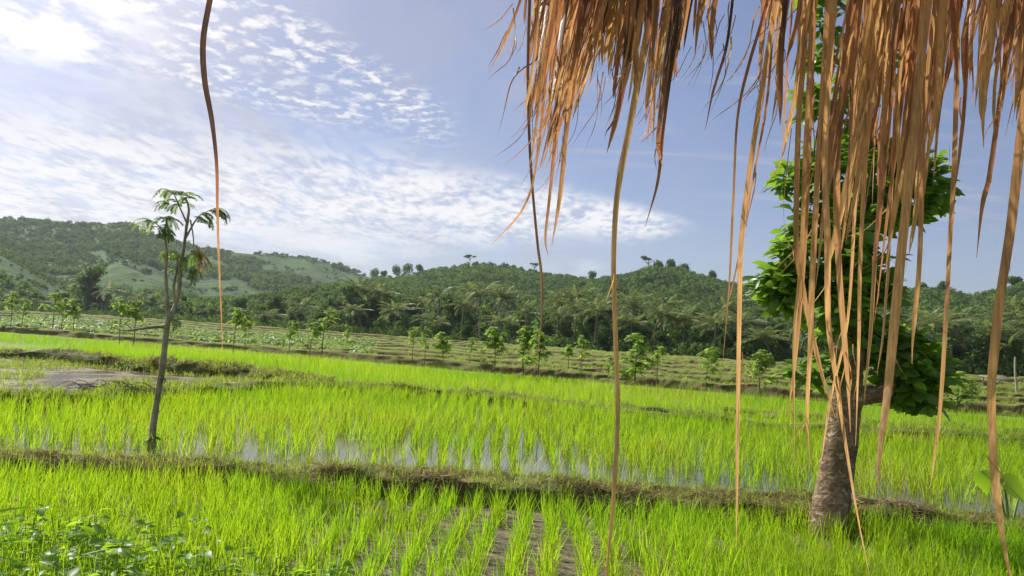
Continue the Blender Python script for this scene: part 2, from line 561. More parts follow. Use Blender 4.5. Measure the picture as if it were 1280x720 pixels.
# brightness of cloud against the sun's direction
sdot = nd(nt, 'ShaderNodeVectorMath', {0: dirn, 1: tuple(sd)}, operation='DOT_PRODUCT').outputs['Value']
glow = ramp(nt, sdot, .80, 1.0, 0, 1.0)
cloudb = mth(nt, 'ADD', 8.5, mth(nt, 'MULTIPLY', glow, 5.0))
ccol = nd(nt, 'ShaderNodeVectorMath', {0: (1.0, .985, 1.0), 'Scale': cloudb}, operation='SCALE').outputs[0]
skyc = mixc(nt, 1.0, sky.outputs[0], (.83, .83, .98), 'MULTIPLY')
vcol = nd(nt, 'ShaderNodeVectorMath', {0: (4.4, 4.4, 5.1), 'Scale': mth(nt, 'ADD', 1.0, mth(nt, 'MULTIPLY', ramp(nt, sdot, .76, .96), 1.0))}, operation='SCALE').outputs[0]
streak = mth(nt, 'MULTIPLY', mth(nt, 'MULTIPLY', ramp(nt, cn(1.5, 6, .62, (.5, 1.5), (2, 6), .8, -.35), .44, .70, 0, .55), ramp(nt, AZ, -10.0, 2.0)), ramp(nt, EL, 5.0, 9.0))
skyv = mixc(nt, mth(nt, 'MAXIMUM', veil, streak), skyc, vcol)
skymix = mixc(nt, mth(nt, 'MULTIPLY', cov, .95), skyv, ccol)
bg = nd(nt, 'ShaderNodeBackground', {'Color': skymix, 'Strength': .075})
nt.links.new(bg.outputs[0], wout.inputs[0])

SC.view_settings.view_transform = 'Standard'
SC.view_settings.look = 'None'
SC.view_settings.exposure = 0.6
SC.view_settings.gamma = 1
SC.cycles.max_bounces = 8
SC.cycles.transmission_bounces = 6
SC.cycles.diffuse_bounces = 4
SC.cycles.transparent_max_bounces = 4
SC.cycles.volume_bounces = 0

# ------------------------------------------------------------------ ground, field layout
def polar_sheet(name, radii, azs, hf, mat, smooth=True, **tags):
    R, A = np.meshgrid(radii, azs, indexing='ij')
    x = R * np.sin(A); y = R * np.cos(A)
    V = np.stack([x, y, hf(x, y)], -1).reshape(-1, 3)
    n, k = len(radii), len(azs)
    i, j = np.meshgrid(np.arange(n - 1), np.arange(k - 1), indexing='ij')
    Q = np.stack([i * k + j, (i + 1) * k + j, (i + 1) * k + j + 1, i * k + j + 1], -1).reshape(-1, 4)
    mb = MB(); mb.add(V, Q)
    return mb.build(name, mat, None, smooth, **tags)


polar_sheet('ground', np.concatenate([[0.01], np.geomspace(1.5, 4000, 90)]), np.radians(np.linspace(-180, 180, 181)),
            lambda x, y: gz(x, y) - .02 + .03 * (fbm(x * .3, y * .3, 3) - .5) * (np.hypot(x, y) > 40), MAT['ground'], kind='structure')

S_ = np.linspace(0, 1, 6)
FRONT = np.array([G(-60, 415), G(0, 418), G(300, 441), G(600, 469), G(800, 487), G(1000, 503), G(1280, 526), G(1420, 540)])[:, :2]
BACK = np.array([(-150, 235), (-115, 212), (-45, 150), (-4, 118), (14, 96), (28, 80), (45, 68), (58, 60)], float)


def terr(s, t):
    """point in the terraced strip between the rice (t=0) and the tree belt (t=1)"""
    s = np.asarray(s, float) * (len(FRONT) - 1)
    i = np.clip(np.floor(s).astype(int), 0, len(FRONT) - 2); u = (s - i)[..., None]
    a = FRONT[i] * (1 - u) + FRONT[i + 1] * u
    b = BACK[i] * (1 - u) + BACK[i + 1] * u
    t = np.asarray(t, float)[..., None]
    # even spacing as seen along the view: 1/d
    da = np.linalg.norm(a, axis=-1, keepdims=True); db = np.linalg.norm(b, axis=-1, keepdims=True)
    w = t
    return a * (1 - w) + b * w


def sheet(name, poly, z, mat, **tags):
    """flat patch filling a 4-sided outline given as two matching polylines"""
    a, b = [np.asarray(q, float) for q in poly]
    n = 40
    ai = np.stack([np.interp(np.linspace(0, 1, n), np.linspace(0, 1, len(a)), a[:, k]) for k in (0, 1)], 1)
    bi = np.stack([np.interp(np.linspace(0, 1, n), np.linspace(0, 1, len(b)), b[:, k]) for k in (0, 1)], 1)
    m = 14
    t = np.linspace(0, 1, m)[:, None, None]
    g = ai[None] * (1 - t) + bi[None] * t
    V = np.concatenate([g, np.full(g.shape[:2] + (1,), z)], -1).reshape(-1, 3)
    i, j = np.meshgrid(np.arange(m - 1), np.arange(n - 1), indexing='ij')
    Q = np.stack([i * n + j, i * n + j + 1, (i + 1) * n + j + 1, (i + 1) * n + j], -1).reshape(-1, 4)
    mb = MB(); mb.add(V, Q)
    return mb.build(name, mat, None, True, **tags)


def gp(*pts, z=0.0):
    return np.array([G(a, b, z)[:2] for a, b in pts])


BUND1 = gp((-160, 578), (0, 592), (180, 602), (330, 609), (480, 617), (640, 629), (800, 640), (1000, 654), (1150, 662), (1290, 672), (1450, 684))
BUND2 = gp((-220, 500), (0, 508), (130, 505), (270, 494), (400, 490), (520, 494), (700, 510), (850, 528), (1050, 546), (1280, 563), (1450, 575), z=STEP)
BUND3 = gp((-180, 440), (60, 451), (150, 461), (220, 467), (300, 473), (360, 482), (410, 489), z=STEP)

sheet('mud', [np.array([(-9, 2.6), (0, 2.6), (9.5, 2.6)]), BUND1], .012, MAT['mud'], kind='structure')
sheet('water', [BUND1 + [0, .1], BUND2], STEP + .020, MAT['water'], kind='structure')
sheet('muddy_water', [BUND2[:5], BUND3], STEP + .026, MAT['pond'], kind='structure')


def bank(name, path, w, h, mat, amp=.3, n=None, taper=False, fine=17, **tags):
    path = np.asarray(path, float)
    L = np.sum(np.linalg.norm(np.diff(path, axis=0), axis=1))
    n = n or int(min(1600, max(40, L / (w * .06))))
    p3 = catmull(np.column_stack([path, np.zeros(len(path))]), n)[:, :2]
    T = unit(np.gradient(p3, axis=0)); N = np.stack([-T[:, 1], T[:, 0]], 1)
    prof0 = np.array([(-.62, -.05), (-.5, .35), (-.42, .8), (-.25, 1.0), (0, 1.04), (.25, 1.0), (.42, .75), (.55, .3), (.7, -.05)])
    kq = np.linspace(0, len(prof0) - 1, fine)
    prof = np.stack([np.interp(kq, np.arange(len(prof0)), prof0[:, q]) for q in (0, 1)], 1)
    s = np.arange(n) * L / n
    ii = s[:, None]; kk = np.arange(len(prof))[None]
    kk = kq[None, :]
    hn = 1 + amp * 2 * (fbm(ii * 1.1 / max(w, .2) * .5 + 3, kk * .6, 5, 3) - .47) + amp * .8 * (vnoise(s * .5, s * 0, 9)[:, None] - .5)
    wn = 1 + amp * 1.2 * (fbm(ii * 1.3 / max(w, .2) * .4 + 30, kk * .5 + 7, 8, 3) - .47)
    V = np.zeros((n, len(prof), 3))
    V[..., :2] = p3[:, None] + N[:, None] * (prof[None, :, 0] * w * wn)[..., None]
    z0 = gz(p3[:, 0], p3[:, 1]) if not taper else np.full(n, .05)
    hs_ = (1 - .55 * sm((p3[:, 0] - 3.2) / 2.0))[:, None] if taper else 1.0
    V[..., 2] = z0[:, None] + prof[None, :, 1] * h * hn * hs_
    dsp = min(1, amp * 2) ** 1.5 * (fbm(ii * 3.4 / w * .6 + 11, kk * 1.3 + 3, 44, 3) - .45) * h * .75 * np.sin(np.linspace(0, np.pi, len(prof)))[None] ** .5
    V[..., 2] += dsp
    V[..., :2] += N[:, None] * ((fbm(ii * 3.1 / w * .6 + 50, kk * 1.5, 46, 3) - .45) * w * .35)[..., None]
    V[:, 0, 2] = z0 - .06; V[:, -1, 2] = z0 - .06
    k = len(prof)
    i, j = np.meshgrid(np.arange(n - 1), np.arange(k - 1), indexing='ij')
    Q = np.stack([i * k + j, (i + 1) * k + j, (i + 1) * k + j + 1, i * k + j + 1], -1).reshape(-1, 4)
    mb = MB(); mb.add(V.reshape(-1, 3), Q)
    o = mb.build(name, mat, None, True, **tags)
    return V


B1 = bank('bank', BUND1, .54, .175, MAT['bank'], .5, taper=True, kind='structure')
B2 = bank('bank', BUND2, .7, .20, MAT['greenbank'], .5, kind='structure')
B3 = bank('bank', BUND3, .9, .30, MAT['greenbank'], .55, kind='structure')
TB = []
for t, h in ((.04, .36), (.11, .42), (.19, .45), (.28, .5), (.39, .5), (.52, .55), (.68, .55), (.85, .6)):
    ss = np.linspace(.02, 1, 40)
    pth = terr(ss, np.full(40, t) + .02 * (vnoise(ss * 7, ss * 0 + t * 50, 3) - .5))
    TB.append(bank('terrace_bank', pth, .8, h, MAT['riser'], .24, n=900, kind='structure'))
SUBB = bank('bank', gp((905, 517), (1000, 524), (1100, 533), (1200, 541), (1290, 549), z=STEP), .5, .12, MAT['greenbank'], .5, kind='structure')


# ------------------------------------------------------------------ blades
def blades(mb, base, length, width, lean_az, lean, curve, tint, seg=2, rng=RNG):
    """curved tapering blades; all arguments arrays of the same length"""
    n = len(base)
    u = np.stack([np.cos(lean_az), np.sin(lean_az), np.zeros(n)], 1)
    side_a = lean_az + np.pi / 2 + rng.normal(0, .7, n)
    sv = np.stack([np.cos(side_a), np.sin(side_a), np.zeros(n)], 1)
    rows = []
    ts = np.linspace(0, 1, seg + 1)
    for t in ts:
        ang = lean + curve * t
        # integrate approximately
        out = length * (np.sin(lean) * t + (np.sin(ang) - np.sin(lean)) * t * .5)
        up = length * (np.cos(lean) * t + (np.cos(ang) - np.cos(lean)) * t * .5)
        c = base + u * out[:, None]; c[:, 2] = base[:, 2] + up
        wdt = width * (1 - t ** 2 * .93) * (.75 if t == 0 else 1)
        rows.append((c - sv * wdt[:, None] / 2, c + sv * wdt[:, None] / 2))
    V = np.stack([q for r in rows for q in r], 1)
    k = 2 * (seg + 1)
    idx = np.arange(n)[:, None] * k
    Q = np.concatenate([np.concatenate([idx + 2 * s, idx + 2 * s + 1, idx + 2 * s + 3, idx + 2 * s + 2], 1)[:, None] for s in range(seg)], 1).reshape(-1, 4)
    mb.add(V.reshape(-1, 3), Q, np.repeat(tint, k))


def tufts(mb, pts, nb, length, width, spread, lean, curve, tint, seg=2, rng=RNG):
    n = len(pts)
    nb_ = np.maximum(1, rng.poisson(nb, n)) if np.ndim(nb) == 0 else nb
    base = np.repeat(pts, nb_, axis=0)
    m = len(base)
    base = base + np.column_stack([rng.normal(0, spread, (m, 2)), np.zeros(m)])
    hsc = np.repeat(rng.uniform(.72, 1.12, n) if np.ndim(length) == 0 else np.ones(n), nb_)
    L = (length if np.ndim(length) == 0 else np.repeat(length, nb_)) * hsc * rng.uniform(.6, 1.08, m)
    tt = np.clip(np.repeat(tint if np.ndim(tint) else np.full(n, tint), nb_) + rng.normal(0, .21, m), 0, 1)
    blades(mb, base, L, width * rng.uniform(.7, 1.2, m), rng.uniform(0, 2 * np.pi, m),
           np.abs(rng.normal(0, lean, m)), np.abs(rng.normal(curve, curve * .6, m)), tt, seg, rng)


def line_y(path, x):
    o = np.argsort(path[:, 0])
    return np.interp(x, path[o, 0], path[o, 1])


def in_view(p, pad=60):
    v = p - CAM
    z = v @ _fw
    x = 640 + F * (v @ _r) / z; y = 360 - F * (v @ _u) / z
    return (z > .3) & (x > -pad) & (x < 1280 + pad) & (y < 720 + pad * 2.5)


def rice_patch(y0, y1, x0, x1, rs, hs, keep, rowdir=0.0, jit=.02):
    xs = np.arange(x0, x1, rs); ys = np.arange(y0, y1, hs)
    Xg, Yg = np.meshgrid(xs, ys)
    x = Xg.ravel() + RNG.normal(0, jit, Xg.size); y = Yg.ravel() + RNG.normal(0, jit * 1.6, Xg.size)
    x = x + rowdir * (y - 6) + .05 * np.sin(y * 1.1 + np.floor(x * 2))
    p = np.column_stack([x, y, gz(x, y) * (y > 7.9)])
    k = in_view(p + [0, 0, .2], 120) & keep(x, y)
    return p[k]


# near paddy: clear rows running away from the hut
def keep_near(x, y):
    lim = line_y(BUND1, x)
    n = fbm(x * .5 + 4, y * .5, 21, 3)
    ok = (y < lim - .42) & (n > .27 - .17 * sm((x - 1.0) / 2) - .06 * sm((-1.5 - x) / 2))
    ok &= RNG.random(len(x)) > .06 + .5 * np.exp(-((x - 2.65) ** 2 + (y - 6.75) ** 2) / .08)
    return ok


rp = rice_patch(3.6, 9.6, -8, 9, .226, .10, keep_near, .03, .018)
ex = rice_patch(3.6, 9.6, -8, 9, .245, .10, lambda x, y: keep_near(x, y) & ((x > 1.0 + .4 * RNG.random(len(x))) | (x < -1.3 - .8 * RNG.random(len(x)))), .03, .05) + [.1, .05, 0]
rp = np.concatenate([rp, ex])
mb = MB()
nn = fbm(rp[:, 0] * .7, rp[:, 1] * .7, 5, 3)
leng = (.26 + .15 * nn) * (1 - .35 * np.exp(-((rp[:, 0] - 2.7) ** 2 + (rp[:, 1] - 6.6) ** 2) / .2))
tufts(mb, rp, 13, leng, .0085, .031, .17, .38, np.clip(nn * 1.3 - .12, 0, 1), 3)
mb.build('rice_seedlings', MAT['rice'], None, False, kind='stuff', cat='rice', label='rows of bright green rice seedlings in the nearest muddy paddy below the bank')


def keep_mid(x, y):
    a = line_y(BUND1, x); b = line_y(BUND2, x)
    n = fbm(x * .55 + 9, y * .55, 31, 3)
    nearness = sm((3.3 - (y - a)) / 1.6)
    patch = sm((fbm(x * .8 + 2, y * .8, 77, 3) - .36) / .16) * sm((x + 4.6) / 1.0)
    return (y > a + .5) & (y < b - .3) & (n > .2) & (RNG.random(len(x)) >   .05 + .56 * nearness * patch)


rp = rice_patch(7.9, 23.0, -17, 17, .23, .13, keep_mid, -.02, .03)
mb = MB()
nn = fbm(rp[:, 0] * .45, rp[:, 1] * .45, 6, 3)
leng = .27 + .16 * nn
tufts(mb, rp, 10, leng, .0095, .026, .19, .4, np.clip(nn * 1.4 - .15, 0, 1), 2)
mb.build('rice_seedlings', MAT['rice'], None, False, kind='stuff', cat='rice', label='bright green rice standing in shallow water behind the long straw-topped bank')


def far_line(x):
    return line_y(FRONT, x)


def keep_far(x, y):
    b2 = line_y(BUND2, x)
    b3 = line_y(BUND3, x)
    near = np.where(x < BUND3[-1, 0], b3 + .5, b2 + .35)
    n = fbm(x * .3, y * .3, 41, 3)
    sb = line_y(gp((905, 517), (1000, 524), (1100, 533), (1200, 541), (1290, 549), z=STEP), x)
    onbank = (x > 5.2) & (np.abs(y - sb) < .25)
    return (y > near) & (y < far_line(x) - .6) & (n > .14) & ~onbank


rp = np.concatenate([rice_patch(14, 36, -18, 26, .25, .2, keep_far, 0, .06), rice_patch(36.01, 62, -46, 8, .36, .3, keep_far, 0, .1)])
mb = MB()
nn = fbm(rp[:, 0] * .22, rp[:, 1] * .22, 7, 3)
dist = rp[:, 1]
leng = (.28 + .14 * nn)
tufts(mb, rp, 7, leng, .016, .05, .2, .42, np.clip(nn * 1.5 - .2, 0, 1), 1)
mb.build('rice_seedlings', MAT['rice'], None, False, kind='stuff', cat='rice', label='far band of dense bright rice reaching back to the row of thin saplings')

# straw and grass on the banks
def on_bank(Vb, n, cols=(1, 7)):
    cols = (cols[0] * 2, cols[1] * 2)
    i = RNG.integers(0, Vb.shape[0] - 1, n); j = RNG.integers(cols[0], cols[1], n)
    a = RNG.random((n, 1)); b = RNG.random((n, 1))
    p = (Vb[i, j] * (1 - a) + Vb[i + 1, j] * a) * (1 - b) + (Vb[i, j + 1] * (1 - a) + Vb[i + 1, j + 1] * a) * b
    return p[in_view(p, 60)]


mb = MB()
p = on_bank(B1, 16000, (0, 7))
keep = fbm(p[:, 0] * 1.2, p[:, 1] * 1.2, 14, 3) > .33
p = p[keep]
n = len(p)
a = RNG.normal(0, .7, n) + np.where(RNG.random(n) < .35, np.pi / 2, 0)
U = unit(np.stack([np.cos(a), np.sin(a) * .8, RNG.normal(-.12, .35, n)], 1))
rhombs(mb, p + [0, 0, .012] - np.array([0, 1, 0]) * RNG.uniform(0, .05, (n, 1)), U, perp(U), RNG.uniform(.06, .30, n), RNG.uniform(.004, .012, n), RNG.random(n))
p = on_bank(B3, 1500, (1, 7)); n = len(p)
U = unit(np.stack([RNG.normal(0, 1, n), RNG.normal(0, 1, n), RNG.normal(0, .3, n)], 1))
rhombs(mb, p + [0, 0, .03], U, perp(U), RNG.uniform(.15, .6, n), RNG.uniform(.012, .03, n), RNG.random(n))
mb.build('straw_litter', MAT['straw'], None, False, kind='stuff', cat='straw', label='dry cut straw and dead grass strewn along the tops of the paddy banks')

mb = MB()
for Vb, n, ln, wd in ((B1, 3200, .12, .007), (B2, 3800, .2, .012), (B3, 1600, .2, .018), (SUBB, 700, .16, .014)):
    p = on_bank(Vb, n, (1, 7))
    k = fbm(p[:, 0] * .8 + 3, p[:, 1] * .8, 19, 3) > .38
    p = p[k]
    tufts(mb, p, 5, ln, wd, .03, .5, .7, RNG.random(len(p)) * .7, 2)
# verge between the pond and the second bank, and the pond's weedy edges
vx = RNG.uniform(-16, -2, 9000); vy = RNG.uniform(12, 28, 9000)
b2 = line_y(BUND2, vx); b3 = line_y(BUND3, vx)
edge = np.minimum(np.abs(vy - b2 - .3), np.abs(vy - b3))
k = (vy > b2 - 1.0) & (vy < b3 + .4) & ((edge < 1.0) | (fbm(vx * .4, vy * .55, 52, 3) > .49) | (vx > -7.5) & (fbm(vx * .7, vy * .7, 53, 3) > .40))
p = np.column_stack([vx, vy, np.full(len(vx), STEP + .02)])[k]
tufts(mb, p, 6, .2, .014, .07, .5, .7, RNG.random(len(p)) * .8, 2)
# grass over the terraces
s = RNG.random(52000); t = RNG.random(52000) ** 1.2
xy = terr(s, t)
p = np.column_stack([xy, gz(xy[:, 0], xy[:, 1])])
p = p[in_view(p, 40)]
k = fbm(p[:, 0] * .18, p[:, 1] * .18, 61, 4) > .43
p = p[k]
dd_ = np.hypot(p[:, 0], p[:, 1])
tufts(mb, p, 4, .08 + .0016 * dd_, .05, .15, .5, .6, np.clip(fbm(p[:, 0] * .1, p[:, 1] * .1, 66, 3) * 1.6 - .3, 0, 1), 1)
for Vb in TB:
    q = on_bank(Vb, 1500, (4, 7)); q = q[fbm(q[:, 0] * .3, q[:, 1] * .3, 71, 3) > .42]
    tufts(mb, q, 5, .16, .05, .10, .5, .6, RNG.random(len(q)), 1)
mb.build('grass', MAT['grass'], None, False, kind='stuff', cat='grass', label='rough grass on the paddy banks, pond verge and dry terraces')

# leafy crop with shiny leaves on the far left terraces
mb = MB()
s = RNG.uniform(.06, .37, 2600); t = RNG.uniform(.05, .5, 2600)
xy = terr(s, t); k = (fbm(xy[:, 0] * .09, xy[:, 1] * .09, 81, 3) > .38)
xy = xy[k]
n = len(xy)
for q in range(5):
    c = np.column_stack([xy + RNG.normal(0, .25, (n, 2)), gz(xy[:, 0], xy[:, 1]) + RNG.uniform(.2, .6, n)])
    Nn = unit(RNG.normal(0, .5, (n, 3)) + [0, -.2, 1]); U = unit(np.cross(Nn, rdir(n))); Vv = np.cross(Nn, U)
    rhombs(mb, c, U, Vv, RNG.uniform(.16, .34, n), RNG.uniform(.12, .24, n), RNG.random(n))
mb.build('leaf_crop', leaf_mat('shiny_crop_leaf', (.08, .16, .03), (.17, .25, .07), (.32, .5, .08), .4, .55, .3), None, False, kind='stuff', cat='crop', label='low leafy crop with shiny pale leaves on the far left terraces')


# broken leaves and weeds at the foot of the picture
def leaf_strip(mb, base, U, N, L, W, tint, shape, droop=.3, fold=.15, rows=5):
    """broad leaf: a folded, drooping blade with a midrib. shape gives half-width along the length"""
    U = unit(U); V = unit(np.cross(N, U)); N = np.cross(U, V)
    ts = np.linspace(0, 1, rows)
    pts = []
    for t in ts:
        w = np.interp(t, np.linspace(0, 1, len(shape)), shape) * W / 2
        c = base + U * (L * t) - N * (droop * L * t * t)
        e = N * (fold * w)
        pts += [c - V * w + e, c, c + V * w + e]
    Q = []
    for r in range(rows - 1):
        b = r * 3
        Q += [[b, b + 1, b + 4, b + 3], [b + 1, b + 2, b + 5, b + 4]]
    mb.add(np.array(pts), Q, tint)


OBOV = (.06, .45, .8, 1.0, .75, .1)
OVAT = (.12, .85, 1.0, .75, .4, .04)
mb = MB()
rw = random.Random(5)
wst = []
for k in range(210):
    px = rw.uniform(-40, 430); py = rw.uniform(690, 790) if px < 300 else rw.uniform(712, 800)
    top = 655 + 25 * math.sin(px * .02) + max(0, (px - 260)) * .12
    if px > 160 and rw.random() < .5:
        continue
    b = G(px, max(py, 700), 0.0)
    hgt = rw.uniform(.10, .36) * (1.0 if px < 330 else .7)
    n = rw.randint(8, 14)
    for q in range(n):
        a = rw.uniform(0, 6.28); ee = rw.uniform(-.1, .7)
        st = b + np.array([rw.gauss(0, .07), rw.gauss(0, .07), hgt * rw.uniform(.35, 1)])
        U = np.array([math.cos(a) * math.cos(ee), math.sin(a) * math.cos(ee), math.sin(ee) * .6])
        leaf_strip(mb, st, U, np.array([rw.gauss(0, .6), rw.gauss(-.2, .6), 1]), *((lambda z: (z, z * rw.uniform(.45, .8)))(rw.uniform(.03, .105)) if k % 4 else (rw.uniform(.12, .26), rw.uniform(.010, .022))), rw.random(), OVAT, rw.uniform(.05, .6), .3, 5)
    tp = b + np.array([rw.gauss(0, .05), rw.gauss(0, .05), hgt])
    tube(mb, [b, (b + tp) / 2 + np.array([rw.gauss(0, .02), 0, 0]), tp], .004, .002, 4, 4, tint=.2)
mb.build('weeds', MAT['weed'], None, True, kind='stuff', cat='weeds', label='tangle of broad-leaved green weeds at the lower left edge of the paddy')


# ------------------------------------------------------------------ hills
def spline_az(pts, dy=0):
    q = np.array([azel(x, y + dy) for x, y in pts])
    return q[:, 0], q[:, 1]


RIDGES = [  # skyline (pixels of the photograph -> direction), crest distance, foot distance, lowering for tree cover, end slope
    (([(-420, 330), (-200, 296), (-100, 283), (0, 272), (30, 275), (60, 279), (100, 280), (150, 279), (165, 283), (180, 291), (205, 298), (250, 310), (300, 316), (350, 319), (385, 321), (420, 331), (440, 339), (480, 352), (560, 380), (660, 415)]), 850, 250, 0),
    (([(-420, 330), (-200, 300), (-60, 300), (0, 318), (40, 340), (90, 362), (160, 384)]), 430, 230, 0),
    (([(150, 400), (220, 385), (290, 378), (330, 374), (380, 366), (430, 360), (480, 362), (540, 372), (620, 390), (700, 420)]), 300, 180, 0),
    (([(300, 395), (380, 372), (440, 352), (470, 342), (500, 338), (520, 335), (560, 328), (600, 323), (640, 327), (680, 335), (740, 344), (780, 362), (840, 388), (900, 420)]), 520, 190, 8),
    (([(600, 412), (660, 375), (720, 348), (780, 338), (810, 329), (850, 330), (890, 343), (930, 353), (980, 374), (1040, 402), (1100, 440)]), 430, 170, 9),
    (([(820, 425), (930, 378), (1000, 364), (1060, 360), (1140, 357), (1180, 354), (1215, 360), (1240, 354), (1280, 347), (1400, 340), (1600, 350), (1900, 420)]), 340, 135, 12),
]
RZ = [(spline_az(r[0], r[3]), r[1], r[2]) for r in RIDGES]


def hill_z(x, y, which=False):
    x = np.asarray(x, float); y = np.asarray(y, float)
    d = np.hypot(x, y); a = np.arctan2(x, y)
    best = np.full(d.shape, -3.0); idx = np.full(d.shape, -1)
    for q, ((az, el), D, f) in enumerate(RZ):
        e = np.interp(a, az, el, left=-.2, right=-.2)
        hc = np.tan(e) * D + CAMZ
        Dn = D * (1 + .10 * (fbm(a * 9 + q * 5, a * 0 + q, 90 + q, 3) - .47))
        hc = np.tan(e) * Dn + CAMZ
        t = np.clip((d - f) / (Dn - f), -1, 3)
        up = np.where(t < 1, np.where(t > 0, (.55 * sm(t) + .45 * np.clip(t, 0, 1) ** 1.6) if q else (.3 * sm(t) + .7 * np.clip(t, 0, 1) ** 2.0), t * .12), 1 - .35 * (t - 1))
        gul = (fbm(a * 15 + q * 3 + d * .003, d * .004 + q, 100 + q, 3) - .45) * .30 * np.sin(np.clip(t, 0, 1) * np.pi) ** .8
        bump = (fbm(x * .03, y * .03, 120 + q, 4) - .47) * .07 * np.clip(t * 2, 0, 1) * sm(np.abs(1 - t) / .3)
        h = hc * (up + gul) + np.abs(hc) * bump
        h = np.where(hc < 0, -3, h)
        idx = np.where(h > best, q, idx)
        best = np.maximum(best, h)
    return (best, idx) if which else best


polar_sheet('hills', np.concatenate([np.linspace(120, 560, 150), np.linspace(566, 1250, 90)]), np.radians(np.linspace(-52, 52, 420)), lambda x, y: hill_z(x, y) - .3, MAT['hill'], kind='structure')


# ------------------------------------------------------------------ woodland on the hills: reads as one mass
def crown_quads(mb, c, r, hsc, nq, size, tint, rng):
    """leafy lump: quads over the upper shell of an uneven ellipsoid (vectorised over crowns)"""
    n = len(c)
    D = rng.normal(size=(n, nq, 3)); D[..., 2] = np.abs(D[..., 2]) - .25
    D = D / np.linalg.norm(D, axis=-1, keepdims=True)
    lump = .62 + .45 * rng.random((n, nq))
    p = c[:, None] + D * (r[:, None] * lump)[..., None] * np.array([1, 1, 1]) * np.stack([np.ones(n), np.ones(n), hsc], 1)[:, None]
    Nn = unit(D + rng.normal(0, .55, D.shape))
    U = unit(np.cross(Nn, rng.normal(size=D.shape))); V = np.cross(Nn, U)
    tt = np.clip(tint[:, None] + rng.normal(0, .16, (n, nq)), 0, 1)
    L = (size[:, None] * rng.uniform(.6, 1.3, (n, nq))).ravel()
    rhombs(mb, p.reshape(-1, 3), U.reshape(-1, 3), V.reshape(-1, 3), L, L * .8, tt.ravel())


mb = MB()
N0 = 26000
a = RNG.uniform(-.66, .66, N0); d = np.sqrt(RNG.uniform(150 ** 2, 900 ** 2, N0))
near = RNG.random(N0)
x = d * np.sin(a); y = d * np.cos(a)
hz, qi = hill_z(x, y, True)
dens = np.choose(np.clip(qi, 0, 5), [.46, .5, .9, 1.0, 1.0, 1.0])
fm = fbm(x * .013 + 7, y * .013, 141, 4)
thr = np.choose(np.clip(qi, 0, 5), [.415, .40, .30, .28, .24, .20])
azp = 640 + F * np.tan(a)
thr = np.where((qi == 0) & (azp > 20) & (azp < 215) & (d > 560 + 60 * vnoise(a * 40, a * 0, 4)), .25, thr)
crest = np.choose(np.clip(qi, 0, 5), [RZ[k][1] for k in range(6)])
k = (qi >= 0) & (hz > .5) & (fm > thr) & (d < crest * 1.06 + 12) & (near < np.where(d > 560, .9, 1))
# extra density close by
x, y, hz, d, qi = x[k], y[k], hz[k], d[k], qi[k]
N1 = 9000
a2 = RNG.uniform(-.62, .62, N1); d2 = np.sqrt(RNG.uniform(140 ** 2, 460 ** 2, N1))
x2 = d2 * np.sin(a2); y2 = d2 * np.cos(a2); h2, q2 = hill_z(x2, y2, True)
k2 = (q2 >= 2) & (h2 > .5) & (fbm(x2 * .013 + 7, y2 * .013, 141, 4) > .24)
x = np.concatenate([x, x2[k2]]); y = np.concatenate([y, y2[k2]]); hz = np.concatenate([hz, h2[k2]]); d = np.concatenate([d, d2[k2]]); qi = np.concatenate([qi, q2[k2]])
N2 = 14000   # low bushes dotted over the grassy slopes
a3 = RNG.uniform(-.66, .30, N2); d3 = np.sqrt(RNG.uniform(260 ** 2, 880 ** 2, N2))
x3 = d3 * np.sin(a3); y3 = d3 * np.cos(a3); h3, q3 = hill_z(x3, y3, True)
k3 = (q3 >= 0) & (q3 <= 1) & (h3 > 1) & (fbm(x3 * .05, y3 * .05, 191, 3) > .53)
nb3 = int(k3.sum())
x = np.concatenate([x, x3[k3]]); y = np.concatenate([y, y3[k3]]); hz = np.concatenate([hz, h3[k3]]); d = np.concatenate([d, d3[k3]]); qi = np.concatenate([qi, q3[k3]])
n = len(x)
r = (.9 + 3.6 * RNG.random(n) ** 2.2) * np.where(RNG.random(n) < .15, 1.5, 1)
cr_ = np.choose(np.clip(qi, 0, 5), [RZ[j][1] for j in range(6)])
r = np.where(d > cr_ * .86, np.minimum(r * .8, 2.1), r)
r = r * (.62 + 1.1 * sm((fbm(x * .045, y * .045, 201, 3) - .3) / .35))
r = np.minimum(r, 3.3)
r = np.where((d > cr_ * .84) & (qi > 0), np.minimum(r, 1.9), r)
r[n - nb3:] = RNG.uniform(.5, 1.5, nb3)
c = np.column_stack([x, y, hz + r * .45])
tn = np.clip(.42 - .3 * ((qi == 0) & (d > 560)) + .5 * (fbm(x * .02, y * .02, 151, 3) - .45) * 2 + .9 * (fbm(x * .055, y * .055, 203, 2) - .37) + RNG.normal(0, .24, n), 0, 1)
hsc_ = RNG.uniform(.75, 1.2, n); sz_ = np.where(d > 450, 1.15, .9) * np.clip(.70 + .12 * r, 0, 1.1)
for lo_, hi_, nq_ in ((0, 1.3, 30), (1.3, 2.2, 54), (2.2, 9, 96)):
    w_ = (r >= lo_) & (r < hi_)
    crown_quads(mb, c[w_], r[w_], hsc_[w_], nq_, sz_[w_], tn[w_], RNG)
mb.build('hillside_woods', MAT['forest'], None, False, kind='stuff', cat='woods', label='dense green woods and scrub covering the hills behind the tree belt')
print('forest crowns', n)

